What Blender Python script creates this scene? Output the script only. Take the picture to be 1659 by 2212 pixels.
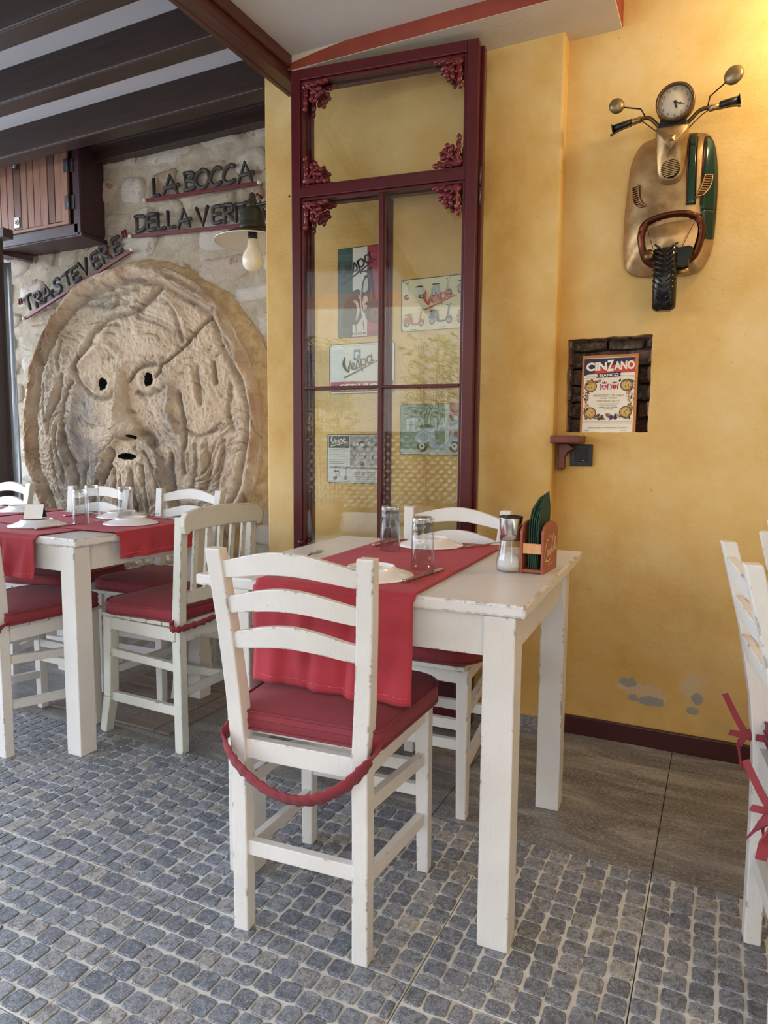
import bpy, bmesh, math, random
import numpy as np
from mathutils import Vector, Matrix, Euler
from math import sin, cos, pi, radians, atan2, hypot, sqrt

random.seed(7)
RNG = np.random.default_rng(11)
SC = bpy.context.scene
COL = SC.collection
for o in list(bpy.data.objects): bpy.data.objects.remove(o)

# ------------------------------------------------------------------ camera, world, light, exposure
cam_d = bpy.data.cameras.new('camera'); cam = bpy.data.objects.new('camera', cam_d); COL.objects.link(cam); SC.camera = cam
YAW, PIT, ROL = radians(26.0), radians(5.6), radians(0.4)
_f = Vector((-sin(YAW)*cos(PIT), cos(YAW)*cos(PIT), -sin(PIT))); _r = Vector((cos(YAW), sin(YAW), 0)); _u = _r.cross(_f)
_r2 = cos(ROL)*_r + sin(ROL)*_u; _u2 = -sin(ROL)*_r + cos(ROL)*_u
cam.matrix_world = Matrix(((_r2.x,_u2.x,-_f.x,0),(_r2.y,_u2.y,-_f.y,0),(_r2.z,_u2.z,-_f.z,1.08),(0,0,0,1)))
cam_d.sensor_fit = 'HORIZONTAL'; cam_d.sensor_width = 36; cam_d.lens = 36*1495/1659; cam_d.clip_start = 0.02

world = bpy.data.worlds.new('world'); SC.world = world; world.use_nodes = True
wn = world.node_tree; wb = wn.nodes['Background']
tc = wn.nodes.new('ShaderNodeTexCoord'); sx = wn.nodes.new('ShaderNodeSeparateXYZ'); rp = wn.nodes.new('ShaderNodeValToRGB')
wn.links.new(tc.outputs['Generated'], sx.inputs[0]); wn.links.new(sx.outputs['Z'], rp.inputs[0]); wn.links.new(rp.outputs[0], wb.inputs[0])
rp.color_ramp.elements[0].position = 0.0; rp.color_ramp.elements[0].color = (.86,.92,1.0,1)
rp.color_ramp.elements[1].position = 0.8; rp.color_ramp.elements[1].color = (.55,.72,1.0,1)
wb.inputs[1].default_value = 6.8

def lamp(name, kind, loc, energy, color=(1,1,1), size=.1, rot=None, **kw):
    d = bpy.data.lights.new(name, kind); o = bpy.data.objects.new(name, d); COL.objects.link(o)
    o.location = loc; d.energy = energy; d.color = color
    if rot: o.rotation_euler = rot
    if kind == 'AREA': d.shape = 'RECTANGLE'; d.size = size[0]; d.size_y = size[1]
    elif kind == 'SUN': d.angle = size
    else: d.shadow_soft_size = size
    for k, v in kw.items(): setattr(d, k, v)
    return o
def aim(o, target):
    o.rotation_euler = (Vector(target)-o.location).to_track_quat('-Z', 'Y').to_euler()
# the warm lamp above the right end of the yellow wall (just out of frame) and an unseen bulb warming the room behind the viewer
L1 = lamp('warm_wall_bulb', 'POINT', (.36,2.28,2.40), 15, (1,.74,.38), .05)
L2 = lamp('unseen_room_bulb', 'POINT', (1.3,-.3,2.35), 18, (1,.80,.55), .12)
SC.view_settings.view_transform = 'Standard'; SC.view_settings.look = 'None'; SC.view_settings.gamma = 1.0
SC.view_settings.use_curve_mapping = False; SC.view_settings.exposure = 0.0

# ------------------------------------------------------------------ materials
def srgb(h):
    if isinstance(h, str):
        h = h.lstrip('#'); c = [int(h[i:i+2],16)/255 for i in (0,2,4)]
    else: c = h
    return tuple((x/12.92 if x <= .04045 else ((x+.055)/1.055)**2.4) for x in c)
class N:
    def __init__(s, name):
        s.m = bpy.data.materials.new(name); s.m.use_nodes = True; s.t = s.m.node_tree
        s.b = s.t.nodes['Principled BSDF']; s.out = s.t.nodes['Material Output']; s._c = None
    def n(s, typ, inputs=None, **kw):
        x = s.t.nodes.new('ShaderNode'+typ)
        for k, v in kw.items(): setattr(x, k, v)
        for k, v in (inputs or {}).items(): s.put(x.inputs[k], v)
        return x
    def put(s, sock, v):
        if isinstance(v, bpy.types.NodeSocket): s.t.links.new(v, sock)
        else:
            if isinstance(v, (tuple, list)) and len(v) == 3 and sock.type == 'RGBA': v = (*v, 1)
            sock.default_value = v
    def co(s, scale=(1,1,1), obj=False):
        if obj or True:
            c = s.n('TexCoord').outputs['Object'] if obj else s.n('NewGeometry').outputs['Position']
        return s.n('Mapping', {'Vector': c, 'Scale': scale}).outputs[0]
    def noise(s, scale, detail=4, rough=.5, vec=None, dist=0, stretch=None, obj=False):
        v = vec or s.co(stretch or (1,1,1), obj)
        return s.n('TexNoise', {'Vector': v, 'Scale': scale, 'Detail': detail, 'Roughness': rough, 'Distortion': dist}).outputs[0]
    def ramp(s, fac, stops):
        r = s.n('ValToRGB', {'Fac': fac}); e = r.color_ramp.elements
        while len(e) < len(stops): e.new(.5)
        for i, (p, c) in enumerate(stops):
            e[i].position = p; e[i].color = (*c, 1) if len(c) == 3 else c
        return r.outputs[0]
    def lin(s, fac, a, b, c=0., d=1.):
        return s.n('MapRange', {0: fac, 1: a, 2: b, 3: c, 4: d}).outputs[0]
    def math(s, op, a, b=0., cl=False):
        return s.n('Math', {0: a, 1: b}, operation=op, use_clamp=cl).outputs[0]
    def mix(s, f, a, b, mode='MIX'):
        x = s.n('Mix', data_type='RGBA', blend_type=mode)
        s.put(x.inputs[0], f); s.put(x.inputs[6], a); s.put(x.inputs[7], b); return x.outputs[2]
    def bump(s, h, strength=.3, dist=.01, normal=None):
        i = {'Height': h, 'Strength': strength, 'Distance': dist}
        if normal: i['Normal'] = normal
        return s.n('Bump', i).outputs[0]
    def set(s, base=None, rough=None, metal=None, normal=None, **kw):
        if base is not None: s.put(s.b.inputs['Base Color'], base)
        if rough is not None: s.put(s.b.inputs['Roughness'], rough)
        if metal is not None: s.put(s.b.inputs['Metallic'], metal)
        if normal is not None: s.put(s.b.inputs['Normal'], normal)
        for k, v in kw.items(): s.put(s.b.inputs[k.replace('_', ' ')], v)
        return s.m
def plain(name, col, rough=.5, metal=0., **kw):
    return N(name).set(srgb(col), rough, metal, **kw)

M = {}
def white_wood(name, a, b, rough=.42, grain=(30,30,2.5), wear=.5, axis_obj=True):
    s = N(name)
    g = s.noise(14, 5, .6, stretch=grain, obj=True); d = s.noise(3.2, 4, .6, obj=True)
    col = s.mix(s.lin(d, .3, .7), srgb(a), srgb(b))
    col = s.mix(s.lin(g, .56, .74, 0, .22), col, srgb('#b5aca0'))
    bv = s.n('Bevel', {'Radius': .006}, samples=4).outputs[0]; gn = s.n('NewGeometry').outputs['Normal']
    dt = s.n('VectorMath', {0: bv, 1: gn}, operation='DOT_PRODUCT').outputs['Value']
    edge = s.lin(dt, .998, .94, 0, 1)
    w = s.noise(26, 5, .75, obj=True); w2 = s.noise(5, 2, .5, obj=True)
    chip = s.math('MULTIPLY', edge, s.lin(s.math('ADD', w, s.math('MULTIPLY', w2, .5)), .90-wear*.13, .94-wear*.13))
    spot = s.lin(s.noise(60, 3, .6, obj=True), .735, .76)
    col = s.mix(s.math('MAXIMUM', chip, s.math('MULTIPLY', spot, .5*wear)), col, srgb('#4e3d28'))
    return s.set(col, rough, normal=s.bump(g, .35, .002))
M['white'] = white_wood('white_painted_wood', '#dedad3', '#cfcac2')
M['white_top'] = white_wood('white_lacquered_top', '#e3dfdb', '#d9d4cf', .16, (3,40,3), wear=1.1)
M['white_green'] = white_wood('cream_green_painted_wood', '#d3d1c4', '#c5c3b5', .45, wear=.9)
def redpaint(name, a, rough=.28, dark=None):
    s = N(name); n = s.noise(4, 3); sc = s.lin(s.noise(90, 4, .8, stretch=(1,1,.5)), .71, .74)
    z = s.n('SeparateXYZ', {0: s.n('NewGeometry').outputs['Position']}).outputs[2]
    low = s.lin(z, 1.0, .7, 0, .8)
    col = s.mix(s.lin(n, .3, .7), srgb(a), srgb(dark or a)); col = s.mix(s.math('MULTIPLY', sc, low), col, srgb('#d9b3ae'))
    return s.set(col, rough, normal=s.bump(s.noise(60, 3), .05, .002))
M['burgundy'] = redpaint('burgundy_gloss_paint', '#4c1019', .3, '#54141d')
M['ornament'] = plain('burgundy_carving_lacquer', '#6a1f27', .14)
def fabric(name, a, b, scale=900, rough=.85, bumpd=.0006, sheen=.04):
    s = N(name); w = s.n('TexWave', {'Vector': s.co(obj=True), 'Scale': scale/3, 'Distortion': 1.5}, bands_direction='DIAGONAL').outputs[1]
    n = s.noise(6, 4, .6, obj=True)
    col = s.mix(s.lin(n, .3, .7), srgb(a), srgb(b)); col = s.mix(s.math('MULTIPLY', w, .12), col, srgb('#e0a0a0'))
    return s.set(col, rough, normal=s.bump(s.noise(scale, 2, obj=True), .5, bumpd), Sheen_Weight=sheen)
M['cushion'] = fabric('crimson_cushion_canvas', '#851525', '#741120')
M['cushion_dark'] = fabric('crimson_piping_canvas', '#7a1226', '#6b1022')
M['runner'] = fabric('red_cotton_runner', '#ad1d2e', '#991828', 700)
M['stitch'] = plain('pink_stitching', '#d77078', .9)
M['zip'] = plain('zip_metal', '#c0b090', .3, 1.)

s = N('yellow_stucco')   # ochre wash with soft mottling, peeled patch near the floor
n1 = s.noise(1.7, 5, .6, dist=.4); n2 = s.noise(5.5, 6, .65); fine = s.noise(75, 3, .6); fine2 = s.noise(190, 2, .6)
pos = s.n('NewGeometry').outputs['Position']; zz = s.n('SeparateXYZ', {0: pos}).outputs[2]
col = s.ramp(s.math('ADD', s.math('MULTIPLY', n1, .65), s.math('MULTIPLY', n2, .35)), [(.34, srgb('#c39646')), (.45, srgb('#d2aa60')), (.56, srgb('#dcbb7a')), (.72, srgb('#e4cb98'))])
low_mottle = s.math('MULTIPLY', s.lin(zz, .42, .02, 0, 1), s.lin(n2, .42, .62))  # mottled darker tone towards the floor
col = s.mix(s.math('MULTIPLY', low_mottle, .45), col, srgb('#9c7a3c'))
pit = s.lin(s.noise(48, 2), .735, .76); col = s.mix(s.math('MULTIPLY', pit, .35), col, srgb('#a8803a'))
def blob(s, c, r, wob=.35):
    d = s.n('VectorMath', {0: s.n('VectorMath', {0: pos, 1: c}, operation='SUBTRACT').outputs[0], 1: (1/r[0], 1/r[1], 1/r[2])}, operation='MULTIPLY').outputs[0]
    l = s.n('VectorMath', {0: d}, operation='LENGTH').outputs['Value']
    return s.math('ADD', l, s.math('MULTIPLY', s.math('SUBTRACT', s.noise(55, 6, .8), .5), wob*9))
pk = None
for c, r in (((-.235,2.59,.205),(.07,.2,.025)), ((-.19,2.59,.18),(.06,.2,.03)), ((-.055,2.59,.235),(.04,.2,.055))):
    b_ = s.lin(blob(s, c, r), 1.0, .92); pk = b_ if pk is None else s.math('MAXIMUM', pk, b_)
pl = None
for c, r in (((-.27,2.59,.225),(.03,.2,.018)), ((-.19,2.59,.165),(.05,.2,.018)), ((-.055,2.59,.155),(.02,.2,.014)), ((-.25,2.59,.17),(.018,.2,.014)), ((-.04,2.59,.20),(.018,.2,.02))):
    b_ = s.lin(blob(s, c, r, .2), 1.0, .95); pl = b_ if pl is None else s.math('MAXIMUM', pl, b_)
col = s.mix(s.math('MULTIPLY', pk, .65), col, srgb('#c9b79a')); col = s.mix(pl, col, srgb('#98938b'))
h = s.math('ADD', s.math('MULTIPLY', fine, .8), s.math('MULTIPLY', fine2, .4)); h = s.math('SUBTRACT', h, s.math('MULTIPLY', pl, .6))
M['yellow'] = s.set(col, .72, normal=s.bump(h, .45, .004))

s = N('cream_plaster'); M['cream'] = s.set(s.mix(s.lin(s.noise(6,4), .3, .7), srgb('#d8cfbf'), srgb('#cfc4b0')), .85, normal=s.bump(s.noise(50,4), .3, .004))
s = N('white_ceiling_paint'); M['ceil'] = s.set(s.mix(s.lin(s.noise(3,3), .3, .7), srgb('#d9d6cf'), srgb('#cfcbc4')), .9, normal=s.bump(s.noise(80,3), .15, .003))
M['ceil_left'] = plain('white_ceiling_boards', '#dedde0', .8)
s = N('terracotta_band_paint'); M['band'] = s.set(s.mix(s.lin(s.noise(14,4), .3, .7), srgb('#9a4633'), srgb('#8a3a2c')), .7, normal=s.bump(s.noise(60,3), .2, .003))
def wood(name, a, b, rough=.4, stretch=(2,30,30), bumps=.2, sc=3):
    s = N(name); g = s.noise(sc, 6, .65, stretch=stretch, obj=True, dist=.6)
    return s.set(s.ramp(g, [(.3, srgb(a)), (.7, srgb(b))]), rough, normal=s.bump(g, bumps, .002))
M['beam'] = wood('dark_brown_beam_wood', '#30241f', '#4a3730', .38, (1.2,25,25))
M['girder'] = wood('dark_red_brown_girder', '#43231f', '#5c332d', .32, (25,1.2,25))
M['cab'] = wood('dark_stained_cabinet_wood', '#35222a', '#4b2f34', .4, (2,20,20))
M['teak'] = wood('teak_door_slat', '#8d6250', '#a97e69', .45, (20,20,1.5))
M['teak2'] = wood('darker_teak_door_slat', '#6b4b42', '#7f5c4e', .45, (20,20,1.5))
M['bracket'] = wood('red_brown_shelf_wood', '#5a2a22', '#74382c', .35, (3,20,20))
M['holder'] = wood('napkin_holder_wood', '#8c4632', '#a3573f', .45, (4,4,30), sc=6)
M['holder_light'] = wood('napkin_holder_crossbar_wood', '#c98f5c', '#d8a26e', .5, (25,3,3))
M['hatch'] = wood('weathered_duckboard_wood', '#6d5f55', '#8f8076', .65, (2,25,25))
M['baseboard'] = redpaint('dark_oxblood_baseboard', '#43191a', .35, '#3a1516')

s = N('cobble_stone')
rnd = s.math('FRACT', s.math('ADD', s.n('ObjectInfo').outputs['Random'], s.n('NewGeometry').outputs['Random Per Island']))
c1 = s.ramp(rnd, [(0, srgb('#686c74')), (.35, srgb('#7b7f87')), (.7, srgb('#8d9096')), (.9, srgb('#979390')), (1, srgb('#aaa49d'))])
g = s.noise(60, 6, .8, dist=1.0); v = s.noise(330, 3, .8)
col = s.mix(s.lin(g, .46, .58, 0, .75), c1, srgb('#45474c')); col = s.mix(s.lin(g, .44, .34, 0, .6), col, srgb('#a3a4a6')); col = s.mix(s.lin(v, .56, .66, 0, .75), col, srgb('#cfcfcf'))
vein = s.lin(s.noise(18, 4, .7, dist=2.5), .60, .66, 0, .75); col = s.mix(vein, col, srgb('#aaa39a'))
M['cobble'] = s.set(col, s.lin(g, .3, .7, .28, .5), normal=s.bump(s.math('ADD', g, s.math('MULTIPLY', v, .4)), .55, .004))
s = N('cobble_grout'); g = s.noise(120, 4); M['grout'] = s.set(s.mix(s.lin(s.noise(3,3), .35, .65), srgb('#d8d6cf'), srgb('#c6bfb2')), .7, normal=s.bump(g, .4, .002))
s = N('slate_floor_tile'); a_ = s.noise(3.4, 9, .76, stretch=(.6,2.6,1), dist=1.2); b_ = s.noise(210, 4, .8, stretch=(.45,1,1)); c_ = s.noise(1.6, 3)
col = s.ramp(a_, [(.36, srgb('#50504f')), (.5, srgb('#716f6e')), (.62, srgb('#9a9793'))]); col = s.mix(s.lin(b_, .5, .62, 0, .7), col, srgb('#b3ada4'))
col = s.mix(s.lin(b_, .45, .3, 0, .5), col, srgb('#3b3a3a'))
M['slate'] = s.set(col, s.lin(a_, .3, .7, .3, .5), normal=s.bump(b_, .35, .002))
M['joint'] = plain('dark_tile_joint', '#4a4641', .8)

s = N('pale_rubble_stone')
rnd = s.math('FRACT', s.math('ADD', s.n('ObjectInfo').outputs['Random'], s.n('NewGeometry').outputs['Random Per Island']))
c1 = s.ramp(rnd, [(0, srgb('#c2b49e')), (.3, srgb('#d6cab7')), (.6, srgb('#e6dfd2')), (.85, srgb('#cdb79d')), (1, srgb('#b89d84'))])
n1 = s.noise(18, 7, .75, dist=.8); n2 = s.noise(9, 4, .6); n3 = s.noise(60, 5, .8)
col = s.mix(s.lin(n1, .5, .66, 0, .6), c1, srgb('#ebe5da')); col = s.mix(s.lin(n2, .60, .68, 0, .75), col, srgb('#a5694b'))
col = s.mix(s.lin(n3, .62, .70, 0, .8), col, srgb('#5d4d40'))
M['rubble'] = s.set(col, .92, normal=s.bump(s.math('ADD', n1, s.math('MULTIPLY', n3, .5)), .9, .02))
s = N('lime_mortar'); n1 = s.noise(12, 7, .7, dist=.5); n3 = s.noise(90, 4, .8)
col = s.ramp(n1, [(.3, srgb('#ad9e88')), (.55, srgb('#c9bca6')), (.75, srgb('#dad1c0'))]); col = s.mix(s.lin(n3, .63, .70, 0, .7), col, srgb('#6a5a4b'))
M['mortar'] = s.set(col, .95, normal=s.bump(s.math('ADD', n1, s.math('MULTIPLY', n3, .5)), .8, .02))
s = N('niche_brick'); rnd = s.n('ObjectInfo').outputs['Random']; n1 = s.noise(30, 6, .75)
col = s.mix(s.lin(n1, .4, .6), s.ramp(rnd, [(0, srgb('#7a4a3c')), (.5, srgb('#8d6553')), (1, srgb('#97806e'))]), srgb('#5a4c40')); col = s.mix(s.lin(s.noise(45,5,.8), .53, .62, 0, .8), col, srgb('#a49c8e'))
M['brick'] = s.set(col, .95, normal=s.bump(n1, .8, .01))
s = N('niche_mortar'); n1 = s.noise(30, 6, .75); M['brickmortar'] = s.set(s.ramp(n1, [(.3, srgb('#5a4f44')), (.7, srgb('#a39a8c'))]), .95, normal=s.bump(n1, .8, .01))

s = N('carved_stone_relief')   # painted plaster relief: warm sand base, patina colours and the painted shade below the nose come from the mesh's paint layer
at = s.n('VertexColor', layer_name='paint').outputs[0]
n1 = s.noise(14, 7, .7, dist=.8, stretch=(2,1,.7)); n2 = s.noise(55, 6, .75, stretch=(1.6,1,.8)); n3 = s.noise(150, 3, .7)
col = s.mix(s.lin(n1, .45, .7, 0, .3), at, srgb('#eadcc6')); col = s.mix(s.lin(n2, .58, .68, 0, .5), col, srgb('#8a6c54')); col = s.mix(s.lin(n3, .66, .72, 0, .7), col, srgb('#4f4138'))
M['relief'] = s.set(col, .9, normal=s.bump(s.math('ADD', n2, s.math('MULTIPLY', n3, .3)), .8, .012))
M['hole'] = plain('hole_shade_black', '#0c0d0e', .95)  # black stands in for the shade inside the eye, nostril and mouth hollows

def glassmix(name, tint=(1,1,1), rough=.0, ior=1.5):
    s = N(name); fc = s.n('LayerWeight', {'Blend': .5}).outputs['Facing']; fr = s.math('ADD', s.math('MULTIPLY', s.math('POWER', fc, 3.2), (ior-1)*1.5), (ior-1)**2/(ior+1)**2)
    g = s.n('BsdfGlossy', {'Roughness': rough}).outputs[0]; t = s.n('BsdfTransparent', {'Color': (*tint, 1)}).outputs[0]
    mx = s.n('MixShader', {0: fr, 1: t, 2: g}).outputs[0]; s.put(s.out.inputs['Surface'], mx); return s.m
M['pane'] = glassmix('window_pane_glass', (.985,.995,.985), 0, 1.5)
M['glass'] = glassmix('tumbler_glass', (.93,.94,.94), .0, 1.55)
s = N('thick_glass_base'); M['glassbase'] = s.set((.97,.98,.98), .03, Transmission_Weight=1., IOR=1.45)
M['gold_rim'] = plain('gilt_glass_base', '#cfc08a', .12, .6)
M['porcelain'] = plain('white_porcelain', '#eeecea', .12)
M['steel'] = plain('polished_steel', '#c9c6c2', .16, 1.)
M['steel_dull'] = plain('brushed_steel', '#a9a5a0', .35, 1.)
s = N('champagne_sheet_metal'); n = s.noise(9, 4, .6, obj=True); e = s.noise(3, 3, obj=True)
M['champ'] = s.set(s.ramp(n, [(.3, srgb('#7d6243')), (.5, srgb('#b09064')), (.75, srgb('#c9ae84'))]), .36, .75, s.bump(n, .25, .01))
M['bronze'] = plain('aged_bronze', '#6d553c', .34, .9)
M['bronze2'] = plain('mirror_back_metal', '#8a7a5c', .35, .8)
M['copper'] = plain('dark_copper_trim', '#5f3525', .28, .85)
M['green_en'] = plain('dark_green_enamel', '#14352a', .15, .1)
M['rubber'] = plain('glossy_black_rubber', '#0d0c0b', .18)
M['black'] = plain('black_plastic', '#141517', .4)
M['blackmetal'] = plain('blackened_metal', '#1b1714', .4, .4)
s = N('clock_face'); M['clockface'] = s.set(s.mix(s.lin(s.noise(25,4), .4, .7), srgb('#d8cbb8'), srgb('#c9b49a')), .5)
M['lampmetal'] = plain('weathered_lamp_metal', '#4b4a42', .35, .5)
M['lampbrown'] = plain('brown_lamp_shade_metal', '#5b3c28', .35, .5)
M['enamel'] = plain('cream_enamel', '#e8e0cd', .25)
s = N('opal_bulb_glass'); M['opal'] = s.set(srgb('#efe6d0'), .12, Subsurface_Weight=.2)
M['letter'] = plain('dark_grey_letter_wood', '#3d3836', .55)
M['rail'] = plain('dark_red_letter_rail', '#6c1c28', .4)
M['studwhite'] = plain('pearl_stud', '#d8d2c4', .2)
M['napkin'] = plain('dark_green_paper', '#22402f', .9)
s = N('fine_white_salt'); M['salt'] = s.set(srgb('#f2efec'), .9, normal=s.bump(s.noise(800,2), .6, .001))
M['paper'] = plain('white_card', '#f2f1ef', .7)
M['print_black'] = plain('black_print', '#1c1c1e', .5)
M['hinge'] = plain('dull_grey_hinge', '#5c5a60', .4, .7)
M['panelred'] = redpaint('dark_red_lattice_panel', '#4a1520', .4, '#3f111b')
M['postdark'] = wood('dark_grey_brown_post', '#453c3e', '#564b4c', .5, (20,20,1.5))
s = N('clear_rain_curtain_vinyl'); fr = s.n('Fresnel', {'IOR': 1.5}).outputs[0]
t_ = s.n('BsdfTransparent', {'Color': (.8,.85,.88,1)}).outputs[0]; g_ = s.n('BsdfGlossy', {'Roughness': .15}).outputs[0]; d_ = s.n('BsdfDiffuse', {'Color': (.75,.8,.84,1)}).outputs[0]
m1 = s.n('MixShader', {0: .25, 1: t_, 2: d_}).outputs[0]; s.put(s.out.inputs['Surface'], s.n('MixShader', {0: fr, 1: m1, 2: g_}).outputs[0]); M['vinyl'] = s.m
_pc = {}
def ink(hexcol, rough=.5):
    if hexcol not in _pc: _pc[hexcol] = plain('print_ink_'+hexcol.lstrip('#'), hexcol, rough)
    return _pc[hexcol]

# ------------------------------------------------------------------ geometry helpers
class MB:
    """collects faces; build() links them as one mesh object"""
    def __init__(s): s.v = []; s.f = []; s.m = []; s.mats = []; s.sm = []
    def mi(s, mat):
        if mat not in s.mats: s.mats.append(mat)
        return s.mats.index(mat)
    def add(s, vs, fs, mat, smooth=False, T=None):
        o = len(s.v); k = s.mi(mat)
        s.v += [tuple(T @ Vector(v)) if T else tuple(v) for v in vs]
        s.f += [tuple(i+o for i in f) for f in fs]; s.m += [k]*len(fs); s.sm += [smooth]*len(fs)
        return s
    def box(s, c, d, mat, rot=None, T=None):
        x, y, z = d[0]/2, d[1]/2, d[2]/2
        vs = [Vector(p) for p in ((-x,-y,-z),(x,-y,-z),(x,y,-z),(-x,y,-z),(-x,-y,z),(x,-y,z),(x,y,z),(-x,y,z))]
        if rot: R_ = Euler(rot).to_matrix(); vs = [R_ @ v for v in vs]
        vs = [v+Vector(c) for v in vs]
        return s.add(vs, [(0,3,2,1),(4,5,6,7),(0,1,5,4),(1,2,6,5),(2,3,7,6),(3,0,4,7)], mat, False, T)
    def bar(s, p0, p1, w, h, mat, up=(0,0,1), w1=None, h1=None, T=None):
        p0, p1 = Vector(p0), Vector(p1); d = (p1-p0).normalized(); a = d.cross(Vector(up))
        if a.length < 1e-4: a = d.cross(Vector((0,1,0)))
        a.normalize(); b = a.cross(d); vs = []
        for p, ww, hh in ((p0, w, h), (p1, w1 or w, h1 or h)):
            for i, j in ((-1,-1),(1,-1),(1,1),(-1,1)): vs.append(p+a*ww/2*i+b*hh/2*j)
        return s.add(vs, [(0,3,2,1),(4,5,6,7),(0,1,5,4),(1,2,6,5),(2,3,7,6),(3,0,4,7)], mat, False, T)
    def tube(s, pts, r, mat, seg=8, cap=True, T=None, flat=None, smooth=True):
        pts = [Vector(p) for p in pts]; n = len(pts); rs = r if isinstance(r, (list, tuple)) else [r]*n
        t0 = (pts[1]-pts[0]).normalized(); a = t0.orthogonal().normalized(); vs = []
        for i, p in enumerate(pts):
            t = ((pts[min(i+1,n-1)]-pts[max(i-1,0)])).normalized(); a = (a-t*a.dot(t)).normalized(); b = t.cross(a)
            for k in range(seg):
                an = 2*pi*k/seg; vs.append(p+(a*cos(an)+b*sin(an))*rs[i])
        fs = [(i*seg+k, i*seg+(k+1)%seg, (i+1)*seg+(k+1)%seg, (i+1)*seg+k) for i in range(n-1) for k in range(seg)]
        if cap: fs += [tuple(reversed(range(seg))), tuple((n-1)*seg+k for k in range(seg))]
        if flat: vs = [Vector((v.x, v.y, v.z)) for v in vs]
        return s.add(vs, fs, mat, smooth, T)
    def lathe(s, prof, mat, seg=28, c=(0,0,0), T=None, smooth=True, close=False):
        vs = []; n = len(prof)
        for r, z in prof:
            for k in range(seg): an = 2*pi*k/seg; vs.append((c[0]+max(r,1e-5)*cos(an), c[1]+max(r,1e-5)*sin(an), c[2]+z))
        fs = [(i*seg+k, i*seg+(k+1)%seg, (i+1)*seg+(k+1)%seg, (i+1)*seg+k) for i in range(n-1) for k in range(seg)]
        if close: fs += [((n-1)*seg+k, (n-1)*seg+(k+1)%seg, (k+1)%seg, k) for k in range(seg)]
        return s.add(vs, fs, mat, smooth, T)
    def ell(s, c, r, mat, seg=10, rings=6, T=None, rot=None):
        vs = []; R_ = Euler(rot).to_matrix() if rot else None
        for i in range(rings+1):
            th = pi*i/rings
            for k in range(seg):
                an = 2*pi*k/seg; v = Vector((r[0]*sin(th)*cos(an), r[1]*sin(th)*sin(an), r[2]*cos(th)))
                if R_: v = R_ @ v
                vs.append(v+Vector(c))
        fs = [(i*seg+k, (i+1)*seg+k, (i+1)*seg+(k+1)%seg, i*seg+(k+1)%seg) for i in range(rings) for k in range(seg)]
        return s.add(vs, fs, mat, True, T)
    def prism(s, poly, y0, y1, mat, T=None, smooth=False, plane='xz'):
        """polygon (CCW in x,z seen from -y) from front y0 to back y1"""
        P = (lambda a, b, y: (a, y, b)) if plane == 'xz' else ((lambda a, b, y: (a, b, y)) if plane == 'xy' else (lambda a, b, y: (y, a, b)))
        n = len(poly); vs = [P(a, b, y0) for a, b in poly]+[P(a, b, y1) for a, b in poly]
        fs = [tuple(range(n)), tuple(reversed(range(n, 2*n)))]
        fs += [(i, i+n, (i+1)%n+n, (i+1)%n) for i in range(n)]
        return s.add(vs, fs, mat, smooth, T)
    def grid(s, nu, nv, fn, mat, T=None, smooth=True, wrapu=False):
        vs = [fn(i, j) for i in range(nu) for j in range(nv)]
        fs = [(i*nv+j, i*nv+j+1, ((i+1)%nu)*nv+j+1, ((i+1)%nu)*nv+j) for i in range(nu if wrapu else nu-1) for j in range(nv-1)]
        return s.add(vs, fs, mat, smooth, T)
    def build(s, name, parent=None, loc=None, bevel=0, kind=None, fixn=True):
        me = bpy.data.meshes.new(name); me.from_pydata(s.v, [], s.f)
        for m in s.mats: me.materials.append(m)
        me.polygons.foreach_set('material_index', s.m); me.polygons.foreach_set('use_smooth', s.sm)
        if fixn:
            bm = bmesh.new(); bm.from_mesh(me); bmesh.ops.recalc_face_normals(bm, faces=bm.faces); bm.to_mesh(me); bm.free()
        me.update()
        o = bpy.data.objects.new(name, me); COL.objects.link(o)
        if parent: o.parent = parent
        if loc: o.location = loc
        if bevel:
            b = o.modifiers.new('bevel', 'BEVEL'); b.width = bevel; b.segments = 2; b.limit_method = 'ANGLE'; b.angle_limit = radians(40)
        if kind: o['kind'] = kind
        return o
def tag(o, label=None, cat=None, group=None, kind=None):
    if label: o['label'] = label
    if cat: o['category'] = cat
    if group: o['group'] = group
    if kind: o['kind'] = kind
    return o
def thing(name, label, cat, loc=(0,0,0), rz=0, group=None, rot=None):
    o = bpy.data.objects.new(name, None); COL.objects.link(o); o.empty_display_size = .05
    o.location = loc; o.rotation_euler = rot or (0,0,rz); return tag(o, label, cat, group)
def copy_tree(o, parent=None):
    c = o.copy(); COL.objects.link(c); c.parent = parent
    for ch in list(o.children): copy_tree(ch, c)
    return c
def bez(p, n=12):
    """Catmull-Rom through the points"""
    p = [Vector(x) for x in p]; out = []
    for i in range(len(p)-1):
        a = p[max(i-1,0)]; b = p[i]; c = p[i+1]; d = p[min(i+2,len(p)-1)]
        for k in range(n):
            t = k/n; out.append(.5*((2*b)+(c-a)*t+(2*a-5*b+4*c-d)*t*t+(3*b-a-3*c+d)*t**3))
    out.append(p[-1]); return out
def rrect(w, h, r, n=5):
    pts = []
    for cx, cy, a0 in ((w/2-r,h/2-r,0),(-w/2+r,h/2-r,90),(-w/2+r,-h/2+r,180),(w/2-r,-h/2+r,270)):
        for k in range(n+1): a = radians(a0+90*k/n); pts.append((cx+r*cos(a), cy+r*sin(a)))
    return pts

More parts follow.
